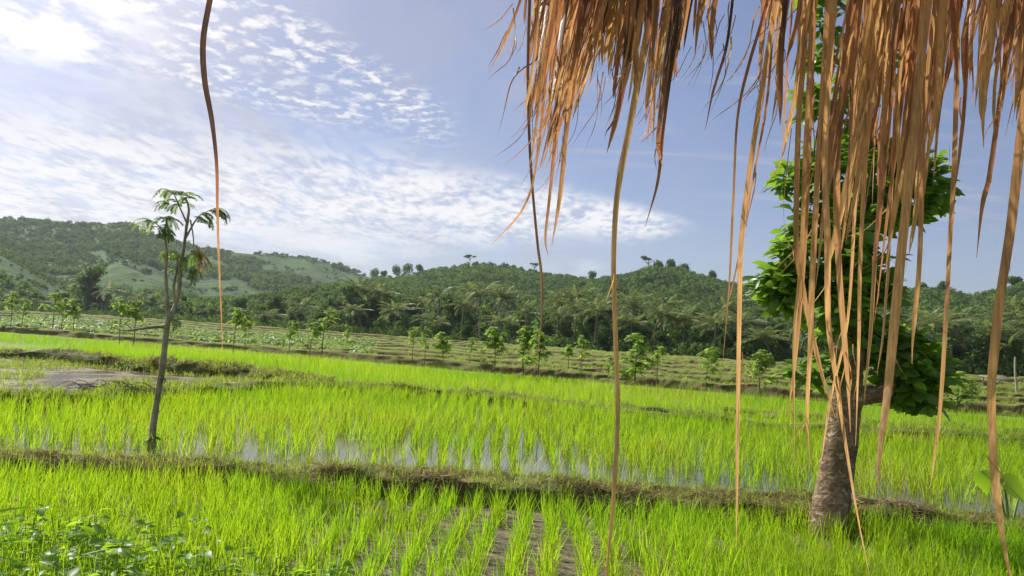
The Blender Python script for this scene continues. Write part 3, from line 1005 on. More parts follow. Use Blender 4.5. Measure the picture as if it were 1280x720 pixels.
# ------------------------------------------------------------------ templates: belt trees
def broad_crown(seed, h, r, lobes, nq, leaf, low=.18):
    rng = np.random.default_rng(seed)
    mb = MB()
    for q in range(lobes):
        a = rng.uniform(0, 6.28); rr = r * rng.uniform(0, .62); z = h * rng.uniform(low, .92)
        shrink = 1 - .55 * max(0, (z / h - .6) / .4)
        c = np.array([rr * math.cos(a) * shrink, rr * math.sin(a) * shrink, z])
        lr = r * rng.uniform(.28, .5)
        m = nq // lobes
        D = rdir(m, rng)
        p = c + D * (lr * (.55 + .5 * rng.random((m, 1)))) * [1, 1, .8]
        Nn = unit(D + rng.normal(0, .6, (m, 3)) + [0, 0, .3])
        U = unit(np.cross(Nn, rng.normal(size=(m, 3)))); V = np.cross(Nn, U)
        L = leaf * rng.uniform(.6, 1.3, m)
        rhombs(mb, p, U, V, L, L * .65, np.clip(rng.uniform(.15, .75) + rng.normal(0, .15, m), 0, 1))
    return mb


def limb_trunk(seed, h, r0, lean=.3, nl=5):
    rng = random.Random(seed)
    mb = MB()
    top = np.array([rng.gauss(0, lean), rng.gauss(0, lean), h * .75])
    tube(mb, [(0, 0, -.2), (rng.gauss(0, .1), rng.gauss(0, .1), h * .25), top * [.6, .6, .66], top], r0, r0 * .3, 10, 7, .2, flare=.4, seed=seed)
    for q in range(nl):
        z = h * rng.uniform(.25, .55); a = rng.uniform(0, 6.28); L = h * rng.uniform(.2, .35)
        b = np.array([top[0] * z / (h * .75), top[1] * z / (h * .75), z])
        tube(mb, [b, b + np.array([math.cos(a) * L * .5, math.sin(a) * L * .5, L * .45]), b + np.array([math.cos(a) * L * .9, math.sin(a) * L * .9, L])], r0 * .45, r0 * .12, 6, 5, .1)
    return mb


def make_broad(seed, h, r, mat, nq=3600, leaf=.42, lobes=16):
    root = empty('broadleaf_tree', (0, 0, -500))
    limb_trunk(seed, h, .1 + h * .014).build('trunk', MAT['twig'], root, True)
    broad_crown(seed, h, r, lobes, nq, leaf).build('crown', mat, root)
    return root


def make_palm(seed, h, lean, nf=22, L=4.1):
    rng = random.Random(seed); nr = np.random.default_rng(seed)
    root = empty('coconut_palm', (0, 0, -500))
    mb = MB()
    top = np.array([lean, rng.gauss(0, .2), h])
    tube(mb, [(0, 0, -.2), (lean * .12, 0, h * .35), (lean * .5, top[1] * .5, h * .7), top], [.2, .14, .12, .11], None, 16, 8, .05, flare=.5)
    mb.build('trunk', MAT['palmtrunk'], root, True)
    mb = MB()
    for q in range(nf):
        a = q * 2.4 + rng.uniform(-.3, .3)
        e0 = math.radians(rng.uniform(-25, 80)); ln = L * rng.uniform(.8, 1.12)
        dr = rng.uniform(1.0, 1.7)
        m = 12; pts = [top.copy()]; e = e0
        for i in range(m):
            pts.append(pts[-1] + np.array([math.cos(a) * math.cos(e), math.sin(a) * math.cos(e), math.sin(e)]) * ln / m)
            e -= dr / m * (.5 + i / m * 1.1)
        pts = np.array(pts)
        tube(mb, pts, .03, .008, 10, 4, tint=.75)
        k = 34
        tt = np.linspace(.1, .99, k)
        C = np.stack([np.interp(tt, np.linspace(0, 1, m + 1), pts[:, j]) for j in range(3)], 1)
        T = unit(np.stack([np.interp(tt, np.linspace(0, 1, m + 1), unit(np.gradient(pts, axis=0))[:, j]) for j in range(3)], 1))
        side = unit(np.cross(T, [0, 0, 1.0]))
        ft = rng.uniform(.1, .9)
        for sgn in (-1, 1):
            U = unit(side * sgn * .8 + T * .45 + np.array([0, 0, -.55]) + nr.normal(0, .1, (k, 3)))
            ll = .8 * np.sin(np.pi * np.clip(tt * .85 + .12, 0, 1)) + .1
            Vw = unit(np.cross(U, np.cross(side * sgn, U)) + nr.normal(0, .2, (k, 3)))
            Vw = unit(np.cross(U, Vw))
            rhombs(mb, C + U * (ll / 2)[:, None], U, Vw, ll, .12, np.clip(ft + nr.normal(0, .15, k), 0, 1))
    mb.build('crown', MAT['palm'], root)
    return root


def make_sapling(seed, h, dense, bushy=False):
    rng = random.Random(seed); nr = np.random.default_rng(seed)
    root = empty('sapling', (0, 0, -500))
    mb = MB(); top = np.array([rng.gauss(0, .1), rng.gauss(0, .1), h * .92])
    tube(mb, [(0, 0, -.1), (rng.gauss(0, .04), 0, h * .4), top], .032, .012, 10, 6, .15)
    tips = []; lo = rng.uniform(.32, .62)
    nb = rng.randint(6, 11) if not bushy else 13
    for q in range(nb):
        z = rng.uniform(lo if not bushy else .12, .92); a = rng.uniform(0, 6.28); L = h * rng.uniform(.10, .22) * (1.5 - z)
        b = top * [z, z, 1] * [1, 1, z / .92 * .92]
        e = b + np.array([math.cos(a) * L, math.sin(a) * L, L * rng.uniform(.4, 1.1)])
        tube(mb, [b, (b + e) / 2 + [0, 0, -.03], e], .010, .004, 4, 4)
        tips += [b * .4 + e * .6, e]
    tips.append(top)
    mb.build('trunk', MAT['twig'], root, True)
    mb = MB()
    for tpt in tips:
        for q in range(dense):
            a = rng.uniform(0, 6.28); e = rng.uniform(-.2, .9); L = rng.uniform(.18, .34) * h / 2.4
            m = 7
            t = np.linspace(.15, 1, m)
            C = tpt + np.stack([np.cos(a) * np.cos(e) * t * L, np.sin(a) * np.cos(e) * t * L, (np.sin(e) * t - .55 * t * t) * L], 1)
            T = unit(np.gradient(C, axis=0)); S = unit(np.cross(T, [0, 0, 1.0]))
            ft = rng.uniform(.2, .9)
            for sg in (-1, 1):
                U = unit(S * sg + T * .3 + [0, 0, -.25] + nr.normal(0, .2, (m, 3)))
                N_ = unit(np.cross(U, T) + nr.normal(0, .3, (m, 3))); Vv = unit(np.cross(N_, U))
                rhombs(mb, C + U * .045, U, Vv, .105, .058, np.clip(ft + nr.normal(0, .12, m), 0, 1))
    mb.build('crown', MAT['sapling'], root)
    return root


USED = {}


def use(template, key):
    """first use takes the template itself, later uses copies of it"""
    if key not in USED:
        USED[key] = 1
        return template
    return copy_tree(template)


def set_tags(o, label, cat, group=None):
    o['label'] = label; o['category'] = cat
    if group:
        o['group'] = group
    elif 'group' in o:
        del o['group']


# saplings: base pixel, top pixel
SAPS = [(12, 415, 362), (27, 416, 371), (65, 418, 363), (76, 419, 369), (91, 421, 371), (149, 430, 366), (167, 431, 369), (291, 443, 380), (306, 441, 391),
        (361, 446, 397), (386, 450, 399), (402, 448, 384), (434, 438, 404), (515, 457, 405), (530, 460, 408), (553, 465, 412), (587, 463, 419), (600, 470, 430), (618, 470, 405),
        (655, 473, 404), (672, 477, 412), (710, 469, 428), (726, 480, 416), (760, 481, 444), (793, 487, 414), (820, 486, 430), (882, 496, 430), (951, 497, 434), (938, 488, 446), (1166, 512, 478), (1196, 520, 462), (1214, 507, 470)]
SAP_T = [make_sapling(300 + i, 2.4, (3, 4, 5, 6, 7, 4, 5, 3)[i]) for i in range(8)] + [make_sapling(350 + i, 2.2, 6 + i, True) for i in range(3)]
SAP_LBL = {
    12: 'thin sapling nearest the left edge, at the end of the row', 27: 'thin sapling second from the left edge, shorter than the one beside it',
    65: 'slim sapling on the left of a close trio below the dark rounded tree', 76: 'slim sapling in the middle of the close trio below the dark rounded tree', 91: 'slim sapling on the right of the close trio below the dark rounded tree',
    149: 'left one of two saplings just left of the crooked young tree', 167: 'right one of two saplings just left of the crooked young tree',
    291: 'taller dark-stemmed sapling just right of the lone hanging strip', 306: 'shorter sapling beside the taller one right of the lone hanging strip',
    361: 'sapling standing alone with a round tuft, left of a taller pair', 386: 'left sapling of the tall pair, thin crown down its stem', 402: 'tallest sapling of its pair, bushy narrow crown before dark trees',
    434: 'tiny round-headed sapling alone on the far terraces', 515: 'first sapling of the three before the palms, leaning crown', 530: 'middle sapling of the three before the palms, largest round crown', 553: 'third sapling of the three before the palms, neat round head',
    587: 'small sapling just left of the bare leaning pole', 600: 'low sapling at the foot of the bare leaning pole', 618: 'tall narrow sapling just right of the bare leaning pole',
    655: 'broad-crowned sapling behind the thin strand with the curled top', 672: 'bushy sapling leafy down to the ground beside the thin strand', 710: 'small pale sapling left of the tall one in mid field', 726: 'tall sapling with rounded crown midway between the two thin strands',
    760: 'short sapling right behind the long thin strand in mid field', 793: 'wide leafy sapling just right of the long thin strand', 820: 'sapling beside the blue-white sack, smaller than its wide neighbour',
    882: 'sapling with ragged leaves just left of the broad hanging strand', 951: 'full-leaved sapling just right of the broad hanging strand', 938: 'small sapling hidden partly by the broad hanging strand',
    1166: 'small sapling just right of the big tree trunk, on the dry terraces', 1196: 'pale bushy sapling right of the big tree beyond the rice', 1214: 'faint pale sapling behind the bushy one right of the big tree'}
sap_pts = []
for i, (bx, by, ty) in enumerate(SAPS):
    b = G(bx, by)
    Hh = float(P(bx, ty, b[1])[2] - b[2])
    key = {672: 8, 793: 9, 951: 10, 655: 10, 1196: 9}.get(bx, (i * 5 + i // 8) % 8)
    o = use(SAP_T[key], 'sap%d' % key)
    o.location = b
    s = Hh / (2.4 if key < 8 else 2.2)
    wd = s * (random.uniform(.8, 1.15) if key < 8 else random.uniform(1.05, 1.3))
    if 1160 < bx < 1220:
        wd *= 1.2
    o.scale = (wd, wd, s)
    o.rotation_euler = (0, 0, random.uniform(0, 6.28))
    set_tags(o, SAP_LBL[bx], 'sapling', 'saplings along the far edge of the rice')
    sap_pts.append(b)

# landmarks a viewer can find, along the belt
LAND = [(15, 'at the left edge of the picture'), (62, 'left of the big dark rounded tree'), (150, 'right of the big dark rounded tree'), (215, 'behind the crooked young tree'), (275, 'behind the lone hanging strip'),
        (330, 'between lone strip and tall sapling pair'), (395, 'behind the tall sapling pair'), (455, 'beside the dark glossy tree'), (530, 'behind the three round-headed saplings'), (597, 'behind the bare leaning pole'),
        (672, 'behind the thin curled strand'), (727, 'behind the tall mid-field sapling'), (768, 'behind the long mid-field strand'), (825, 'behind the blue-white sack'), (880, 'left of the broad hanging strand'),
        (930, 'behind the broad hanging strand'), (985, 'left of the big tree trunk'), (1060, 'behind the big tree trunk'), (1125, 'right of the big tree trunk'), (1185, 'behind the slender right strand'), (1240, 'behind the thick right-edge strand'), (1285, 'by the pale pole')]
ORD = ['', 'second ', 'third ', 'fourth ', 'fifth ', 'sixth ', 'seventh ', 'eighth ']


def place_belt(specs, cat, group, noun):
    """specs: (px, object, adjective list). Labels tell each apart by look, landmark and depth"""
    bins = {}
    for px, dist, o, adj in specs:
        k = min(range(len(LAND)), key=lambda q: abs(LAND[q][0] - px))
        bins.setdefault((k, adj), []).append((px, dist, o))
    for (k, adj), L in bins.items():
        L.sort(key=lambda q: q[0])
        m = len(L)
        for i, (px, dist, o) in enumerate(L):
            if m == 1:
                lab = f'{adj} {noun} in the belt {LAND[k][1]}'
            else:
                pos = 'left one' if i == 0 else ('right one' if i == m - 1 else ['', 'second', 'third', 'fourth', 'fifth', 'sixth', 'seventh'][i] + ' one')
                lab = f'{adj} {noun}, {pos} of {m} {LAND[k][1]}'
            set_tags(o, lab, cat, group)


def belt_pt(px, t):
    """point t metres behind the front edge of the belt in the direction of pixel column px"""
    a, _ = azel(px, 430)
    az = np.arctan2(BACK[:, 0], BACK[:, 1]); dd = np.hypot(BACK[:, 0], BACK[:, 1])
    d = float(np.interp(a, az, dd)) + t
    x, y = d * math.sin(a), d * math.cos(a)
    return np.array([x, y, max(float(gz(x, y)), float(hill_z(np.array([x]), np.array([y]))[0]) - .2)]), d


DARK = [make_broad(400 + i, 9, 3.6, MAT['dark_tree'], 4200, .42, 18) for i in range(3)]
MIDG = [make_broad(420 + i, 8, 3.3, MAT['forest'], 3600, .45, 16) for i in range(3)]
PALE = [make_broad(440 + i, 7.5, 3.0, MAT['pale_tree'], 3200, .42, 14) for i in range(3)]
PALM = [make_palm(460 + i, 8, l, nf, L) for i, (l, nf, L) in enumerate(((-1.2, 22, 4.1), (.3, 26, 3.5), (1.3, 20, 4.4), (.1, 17, 3.8), (-1.8, 19, 3.6), (.2, 24, 4.5), (1.8, 21, 3.9), (-.1, 15, 3.2)))]

rb = random.Random(77)
specs = []
skyl = lambda px: np.interp(px, [0, 60, 110, 150, 210, 300, 380, 430, 500, 560, 620, 700, 780, 850, 930, 1000, 1100, 1200, 1290], [372, 362, 345, 365, 372, 372, 374, 362, 368, 372, 372, 376, 380, 384, 388, 396, 398, 396, 392])


def put_tree(tp, key, px, t, topy, w=1.0):
    p, d = belt_pt(px, t)
    o = use(tp, key)
    o.location = p
    base = {'D': 9, 'M': 8, 'P': 7.5}[key[0]]
    Hh = max(3.5, float(P(px, topy, p[1])[2] - p[2]))
    s = Hh / base
    o.scale = (s * w, s * w, s)
    o.rotation_euler = (0, 0, rb.uniform(0, 6.28))
    return px, d, o


# landmark trees of the belt
for px, t, ty, w, lab in ((105, 8, 331, 1.1, 'big dark rounded tree standing above its neighbours at the left'), (436, 3, 356, 1.0, 'dark glossy round tree at the front of the belt, left of the palms'),
                          (562, 4, 366, 1.0, 'dark leafy tree among the silvery palms in mid belt'), (705, 3, 380, .9, 'dark leafy tree with dense crown between two thin strands')):
    a_, d_, o = put_tree(DARK[0], 'D0', px, t, ty, w)
    set_tags(o, lab, 'tree', 'broadleaf trees of the belt')
px = -30
while px < 1320:
    for row in range(3):
        x = px + rb.uniform(-14, 14)
        kind = rb.random()
        t = row * rb.uniform(9, 13) + rb.uniform(-2, 3)
        top = skyl(x) + (2 - row) * rb.uniform(4, 15) + rb.uniform(-4, 8)
        if row == 0 and rb.random() < .35:
            top += rb.uniform(12, 28)
        i = rb.randrange(3)
        if kind < .42:
            specs.append(put_tree(DARK[i], 'D%d' % i, x, t, top, rb.uniform(.9, 1.3)) + ((['front', 'middle', 'rear'][row] + ' dark green broadleaf'),))
        elif kind < .74:
            specs.append(put_tree(MIDG[i], 'M%d' % i, x, t, top, rb.uniform(.9, 1.3)) + ((['front', 'middle', 'rear'][row] + ' mid-green broadleaf'),))
        else:
            specs.append(put_tree(PALE[i], 'P%d' % i, x, t, top, rb.uniform(.9, 1.25)) + ((['front', 'middle', 'rear'][row] + ' light green broadleaf'),))
    px += 36
place_belt(specs, 'tree', 'broadleaf trees of the belt', 'tree')

specs = []
px = 8
while px < 1310:
    dens_ = 1 if px < 420 else 2
    for q in range(dens_):
        x = px + rb.uniform(-13, 13)
        i = rb.randrange(8)
        t = rb.uniform(-2.5, 1.5) if q == 0 else rb.uniform(8, 20)
        top = skyl(x) + (rb.uniform(0, 30) if q == 0 else rb.uniform(-10, 8))
        p, d = belt_pt(x, t)
        o = use(PALM[i], 'palm%d' % i)
        o.location = p
        Hh = max(3.2, float(P(x, top, p[1])[2] - p[2]))
        s = Hh / 9.0
        sc = min(1.25, max(.8, s * 1.1)) * (1.0 if d < 130 else 1.15)
        o.scale = (sc, sc, s)
        o.rotation_euler = (0, 0, rb.uniform(-.5, .5))
        lean = ['left-leaning', 'upright', 'right-leaning', 'straight'][i % 4]
        specs.append((x, d, o, (['front', 'rear'][q] + ' ' + lean)))
    px += 40 if px < 420 else 34
place_belt(specs, 'palm', 'coconut palms of the tree belt', 'coconut palm')

# undergrowth along the foot of the belt
mb = MB()
s = RNG.uniform(.0, 1, 1500); xy = terr(s, RNG.uniform(.97, 1.12, 1500))
r = RNG.uniform(.6, 1.5, 1500)
c = np.column_stack([xy, gz(xy[:, 0], xy[:, 1]) + r * .55])
crown_quads(mb, c, r, RNG.uniform(.7, 1.3, 1500), 60, np.full(1500, .36), np.clip(RNG.normal(.35, .25, 1500), 0, 1), RNG)
mb.build('undergrowth', MAT['forest'], None, False, kind='stuff', cat='undergrowth', label='dark shrubby undergrowth along the foot of the tree belt')

# trees standing on the ridges
def ridge_tree(px, py_top, py_base, ridge, flat, label, w=1.0):
    (az, el), D, f = RZ[ridge]
    a, _ = azel(px, py_base)
    d = D * .985
    x, y = d * math.sin(a), d * math.cos(a)
    z = float(hill_z(np.array([x]), np.array([y]))[0]) - .5
    top = z + (float(P(px, py_top, y)[2]) - z) * .85
    Hh = max(4.0, top - z)
    rng = np.random.default_rng(int(px))
    root = empty('ridge_tree', (x, y, z))
    mb = MB()
    tube(mb, [(0, 0, -.5), (.2, 0, Hh * .4), (0, 0, Hh * .85)], .3, .12, 8, 6)
    for q in range(5):
        aa = q * 1.3
        tube(mb, [(0, 0, Hh * .55), (math.cos(aa) * Hh * .2, math.sin(aa) * Hh * .2, Hh * .75), (math.cos(aa) * Hh * .32 * w, math.sin(aa) * Hh * .32 * w, Hh * .86)], .12, .05, 5, 4)
    mb.build('trunk', MAT['twig'], root, True)
    mb = MB()
    n = 420
    if flat:
        for q in range(6):
            aa = rng.uniform(0, 6.28); rr = Hh * .38 * w * rng.uniform(.1, 1)
            cc = np.array([rr * math.cos(aa), rr * math.sin(aa), Hh * rng.uniform(.78, .98)])
            Dd = rdir(80, rng) * [Hh * .2, Hh * .2, Hh * .07] * rng.uniform(.4, 1, (80, 1))
            Nn = unit(rng.normal(0, .6, (80, 3)) + [0, 0, 1]); U = unit(np.cross(Nn, rdir(80, rng)))
            rhombs(mb, cc + Dd, U, np.cross(Nn, U), .8, .6, np.clip(rng.normal(.3, .2, 80), 0, 1))
    else:
        for q in range(7):
            aa = rng.uniform(0, 6.28); rr = Hh * .22 * w * rng.uniform(0, 1)
            cc = np.array([rr * math.cos(aa), rr * math.sin(aa), Hh * rng.uniform(.4, .85)])
            Dd = rdir(80, rng) * Hh * .22 * w * rng.uniform(.5, 1, (80, 1))
            Nn = rdir(80, rng); U = unit(np.cross(Nn, rdir(80, rng)))
            rhombs(mb, cc + Dd, U, np.cross(Nn, U), .9, .7, np.clip(rng.normal(.3, .2, 80), 0, 1))
    mb.build('crown', MAT['dark_tree'], root)
    set_tags(root, label, 'tree', 'trees standing up from the ridges')


for a in ((810, 318, 333, 4, True, 'flat-topped umbrella tree on the crest of the hill right of centre', 1.3),
          (824, 322, 333, 4, False, 'small round tree just right of the umbrella tree on the crest', 1.2), (838, 321, 332, 4, False, 'round tree on the highest point of the right-centre hill', 1.2),
          (856, 324, 334, 4, False, 'small tree a little down the crest from the highest point', 1.3), (890, 334, 346, 4, False, 'wispy tree on the falling ridge left of the broad strand', 1.0),
          (941, 338, 357, 4, False, 'narrow upright tree at the right foot of the falling ridge', .6), (587, 316, 328, 3, True, 'tiny umbrella tree on the central ridge above the bare pole', 1.3),
          (511, 327, 341, 3, False, 'round dark tree on the ridge saddle, third of the clump', 1.4), (497, 328, 342, 3, False, 'round dark tree second in the clump on the ridge saddle', 1.4), (468, 333, 346, 3, False, 'leftmost low tree of the clump on the ridge saddle', 1.6),
          (480, 335, 347, 3, False, 'feathery tree at the dip of the ridge saddle', 1.0), (524, 329, 340, 3, False, 'last tree at the right end of the saddle clump', 1.3), (668, 326, 337, 3, True, 'lone small tree on the ridge by the thin curled strand', 1.0),
          (740, 336, 347, 3, False, 'lone small tree in the ridge dip left of the long thin strand', 1.1), (1178, 350, 362, 5, False, 'round tree on the right ridge behind the slender strand', 1.3),
          (1152, 352, 366, 5, False, 'round tree on the right ridge between big tree and slender strand', 1.4), (1268, 344, 356, 5, False, 'broad tree on the ridge near the right edge of the picture', 1.5), (427, 331, 343, 0, False, 'single round tree where the left mountain ridge ends', 1.2)):
    ridge_tree(*a)

# ------------------------------------------------------------------ the young crooked tree on the left
YT = float(G(188, 568, STEP)[1])
ytb = G(188, 568, STEP)
yt = empty('young_tree', ytb, label='young crooked tree with few feathery drooping leaves growing by the near bank', cat='tree')


def rel(px, py, dy=0.0, Y=YT, base=ytb):
    return P(px, py, Y + dy) - base


mb = MB()
tube(mb, [rel(187, 575), rel(192, 530, .02), rel(198, 490), rel(205, 440, -.02), rel(209, 405), rel(213, 393)], [.044, .037, .034, .032, .031, .038], None, 26, 10, .25, flare=.25, seed=3)
tube(mb, [rel(211, 402), rel(209, 375, -.05), rel(207, 345, -.06), rel(208, 315, -.08), rel(206, 292, -.1), rel(209, 272, -.12)], [.029, .020, .018, .015, .012, .007], None, 24, 8, .35, seed=5)
tube(mb, [rel(211, 400), rel(218, 385, .05), rel(224, 362, .08), rel(225, 335, .1), rel(230, 308, .1), rel(233, 285, .12), rel(236, 262, .12), rel(232, 246, .1)], [.032, .025, .022, .02, .018, .017, .014, .008], None, 30, 8, .35, seed=7)
tube(mb, [rel(219, 384, .05), rel(217, 360, .1), rel(222, 330, .15), rel(220, 312, .2)], [.02, .016, .012, .006], None, 12, 6, .3, seed=8)
tube(mb, [rel(231, 300, .1), rel(240, 283, .1), rel(249, 270, .05), rel(262, 263, .02)], [.014, .011, .008, .004], None, 12, 6, .2, seed=9)
tube(mb, [rel(234, 280, .1), rel(226, 262, .05), rel(219, 246, 0), rel(215, 240, 0)], [.012, .009, .007, .003], None, 10, 6, .2, seed=10)
tube(mb, [rel(206, 295, -.1), rel(199, 283, -.15), rel(192, 278, -.2)], [.010, .007, .003], None, 8, 6, .2, seed=11)
tube(mb, [rel(238, 275, .1), rel(242, 300, 0), rel(240, 315, 0)], [.010, .007, .004], None, 8, 6, .2, seed=12)
tube(mb, [rel(208, 330, -.06), rel(204, 318, -.06)], [.016, .010], None, 6, 6, .4, seed=13)
tube(mb, [rel(225, 330, .1), rel(232, 322, .12), rel(237, 318, .12)], [.016, .010, .006], None, 6, 6, .4, seed=14)
mb.build('trunk', MAT['youngbark'], yt, True)
mb = MB()
tube(mb, [rel(207, 408), rel(190, 409, -.1), rel(170, 412, -.2), rel(152, 413, -.25), rel(139, 408, -.3)], [.020, .016, .013, .010, .004], None, 16, 7, .3, seed=15)
tube(mb, [rel(165, 412, -.2), rel(158, 405, -.22)], [.007, .003], None, 5, 5, .2)
mb.build('dead_branch', MAT['youngbark'], yt, True, label='bare horizontal dead branch pointing left')


def pinnate(mb, b, a, e, L, pairs, ll, lw, tint, droop=1.4, rng=random):
    """feather leaf: arching stalk with paired leaflets"""
    m = 10; pts = [np.array(b, float)]
    for i in range(m):
        pts.append(pts[-1] + np.array([math.cos(a) * math.cos(e), math.sin(a) * math.cos(e), math.sin(e)]) * L / m)
        e -= droop / m
    pts = np.array(pts)
    tube(mb, pts, .0035, .0015, 8, 4, tint=.3)
    t = np.linspace(.18, 1, pairs); u = np.linspace(0, 1, m + 1)
    C = np.stack([np.interp(t, u, pts[:, j]) for j in range(3)], 1)
    T = unit(np.stack([np.interp(t, u, np.gradient(pts, axis=0)[:, j]) for j in range(3)], 1))
    S = unit(np.cross(T, [0, 0, 1.0]))
    for sg in (-1, 1):
        U = unit(S * sg + T * .35 + [0, 0, -.35] + RNG.normal(0, .12, (pairs, 3)))
        Vv = unit(T - U * np.sum(T * U, 1, keepdims=True) + RNG.normal(0, .2, (pairs, 3)))
        rhombs(mb, C + U * ll * .5, U, Vv, ll, lw, np.clip(tint + RNG.normal(0, .12, pairs), 0, 1))


ry = random.Random(3)
mb = MB()
def spray(px, py, dy, n, L, azc=None, spread=6.28, e=(.0, 1.0)):
    for q in range(int(n * 1.35 + .5)):
        a = ry.uniform(0, 6.28) if azc is None else azc + ry.uniform(-spread, spread)
        pinnate(mb, rel(px, py, dy), a, ry.uniform(*e), L * ry.uniform(.55, 1.0), 17, .050, .014, ry.uniform(.15, .9), ry.uniform(1.3, 2.2))


LEFT_, RIGHT_ = math.pi, 0.0
spray(215, 241, 0, 4, .26, LEFT_, 1.0, (.3, 1.0)); spray(217, 242, 0, 3, .22, RIGHT_, 1.2, (.2, .9)); spray(224, 256, .05, 3, .22); spray(232, 248, .1, 3, .22, None, 6, (.2, 1.1))
spray(212, 255, 0, 3, .25, LEFT_, .8, (.1, .7))
spray(261, 264, .02, 5, .30, RIGHT_, 1.0, (.1, .9)); spray(252, 268, .05, 4, .28, RIGHT_, 1.3, (-.1, .7)); spray(246, 273, .05, 3, .24, RIGHT_, 1.6, (-.2, .6)); spray(266, 261, .02, 3, .28, RIGHT_, .6, (.0, .5))
spray(192, 278, -.2, 4, .28, LEFT_, .9, (.1, .7)); spray(199, 284, -.15, 4, .26, None, 6, (-.1, .8)); spray(208, 274, -.12, 6, .24, None, 6, (-.1, .9)); spray(206, 292, -.1, 5, .22)
spray(209, 312, -.08, 3, .2, None, 6, (-.3, .5)); spray(222, 318, .18, 6, .22, None, 6, (-.4, .5)); spray(220, 335, .15, 4, .2, None, 6, (-.4, .4)); spray(233, 320, .12, 5, .22, RIGHT_, 1.6, (-.5, .4)); spray(240, 312, 0, 4, .26, RIGHT_, 1.6, (-.6, .3)); spray(238, 335, .05, 4, .24, RIGHT_, 1.5, (-.7, .2))
spray(213, 400, 0, 3, .24, RIGHT_, .9, (-.1, .7)); spray(198, 470, -.04, 1, .14, RIGHT_, .9, (-.1, .5)); spray(190, 548, -.05, 2, .12)
mb.build('crown', MAT['feather'], yt)
mb = MB()
for q in range(5):
    pinnate(mb, rel(243 + q, 305 + q * 2, 0), ry.uniform(-.8, .8), ry.uniform(-1.3, -.5), .26, 12, .06, .022, ry.random(), .5)
mb.build('dead_leaves', MAT['feather_dry'], yt, label='yellowed dead leaves hanging on the right side')

# ------------------------------------------------------------------ the big tree on the right
BT = float(G(1038, 672, 0)[1])
btb = G(1038, 672, 0)
bt = empty('leafy_tree', btb, label='stout leaning tree with big rounded leaves rising behind the hanging thatch', cat='tree')


def rb_(px, py, dy=0.0):
    return P(px, py, BT + dy) - btb


mb = MB()
tube(mb, [rb_(1030, 690), rb_(1036, 655), rb_(1042, 610, .02), rb_(1050, 560, .03), rb_(1056, 510, .02), rb_(1058, 470), rb_(1060, 420), rb_(1064, 360, .1), rb_(1072, 300, .15), rb_(1076, 240, .2), rb_(1080, 180, .2), rb_(1076, 110, .2), rb_(1068, 40, .2), rb_(1064, -60, .2), rb_(1066, -160, .2)],
     [.185, .170, .156, .146, .142, .146, .130, .125, .12, .11, .10, .085, .06, .03], None, 110, 22, .14, flare=.06, seed=21)
mb.build('trunk', MAT['bark'], bt, True)
mb = MB()
tube(mb, [rb_(1066, 498, 0), rb_(1085, 493, -.05), rb_(1102, 492, -.1), rb_(1112, 478, -.1), rb_(1124, 455, -.1), rb_(1136, 432, -.05), rb_(1146, 415, 0)], [.12, .085, .075, .06, .045, .03, .015], None, 28, 10, .35, seed=23)
mb.build('limb', MAT['bark'], bt, True, label='gnarled low limb bending right then up')
BR = [([(1060, 470, 0), (1046, 462, -.1), (1030, 470, -.15), (1012, 474, -.2)], .04), ([(1064, 380, .1), (1040, 360, 0), (1010, 345, -.1), (978, 338, -.15)], .05), ([(1064, 340, .1), (1035, 310, .1), (1005, 295, .1), (985, 300, .1)], .04),
      ([(1074, 300, .1), (1090, 320, .1), (1100, 345, .1)], .035), ([(1078, 250, .2), (1115, 230, .2), (1150, 220, .2), (1175, 225, .2)], .045), ([(1078, 250, .2), (1040, 230, .1), (1010, 215, .1)], .045),
      ([(1080, 190, .2), (1050, 175, .2), (1025, 150, .2)], .03), ([(1074, 100, .2), (1050, 80, .2), (1032, 60, .1), (1024, 30, .1)], .03), ([(1066, 20, .2), (1045, 0, .2), (1020, -20, .1)], .03), ([(1080, 200, .2), (1110, 190, .1), (1140, 200, .1)], .035),
      ([(1076, 280, .2), (1120, 270, .4), (1150, 260, .5)], .03), ([(1070, -40, .2), (1120, -120, .2), (1170, -150, .2)], .04), ([(1074, 120, .2), (1110, 60, .3), (1130, 20, .4)], .03)]
for pts, r in BR:
    mb = MB(); tube(mb, [rb_(*q) for q in pts], r, r * .25, 12, 7, .2, seed=int(r * 1000)); mb.build('branch', MAT['bark'], bt, True)
mb = MB()
rt = random.Random(9)


def leaf_cluster(px, py, dy, rx, ry_, n, L=.15, rz=None):
    c = rb_(px, py, dy)
    sx_, sz_ = rx * BT / F, ry_ * BT / F
    sy_ = rz if rz else min(sx_, sz_) * .9
    ns = max(3, n // 4)
    for q in range(ns):
        u = np.array([rt.gauss(0, .5), rt.gauss(0, .5), rt.gauss(0, .5)])
        u = u / max(1, np.linalg.norm(u))
        p = c + u * [sx_, sy_, sz_]
        out = unit(u * [1, 1, .6] + np.array([0, 0, .15]) + np.array([rt.gauss(0, .3), rt.gauss(0, .3), rt.gauss(0, .2)]))
        tn = rt.uniform(.1, .9)
        for j in range(7):
            a = j * 2.4 + rt.uniform(-.3, .3)
            e = rt.uniform(-.5, .5)
            U = unit(np.array([math.cos(a) * math.cos(e), math.sin(a) * math.cos(e), math.sin(e)]) + out * .5)
            Nn = unit(out * .7 + np.array([rt.gauss(0, .3), rt.gauss(0, .3), .6]))
            leaf_strip(mb, p + U * .03, U, Nn, L * rt.uniform(.5, 1.25), L * rt.uniform(.42, .66), min(1, max(0, tn + rt.gauss(0, .15))), OBOV, rt.uniform(.1, .5), rt.uniform(.05, .35), 6)


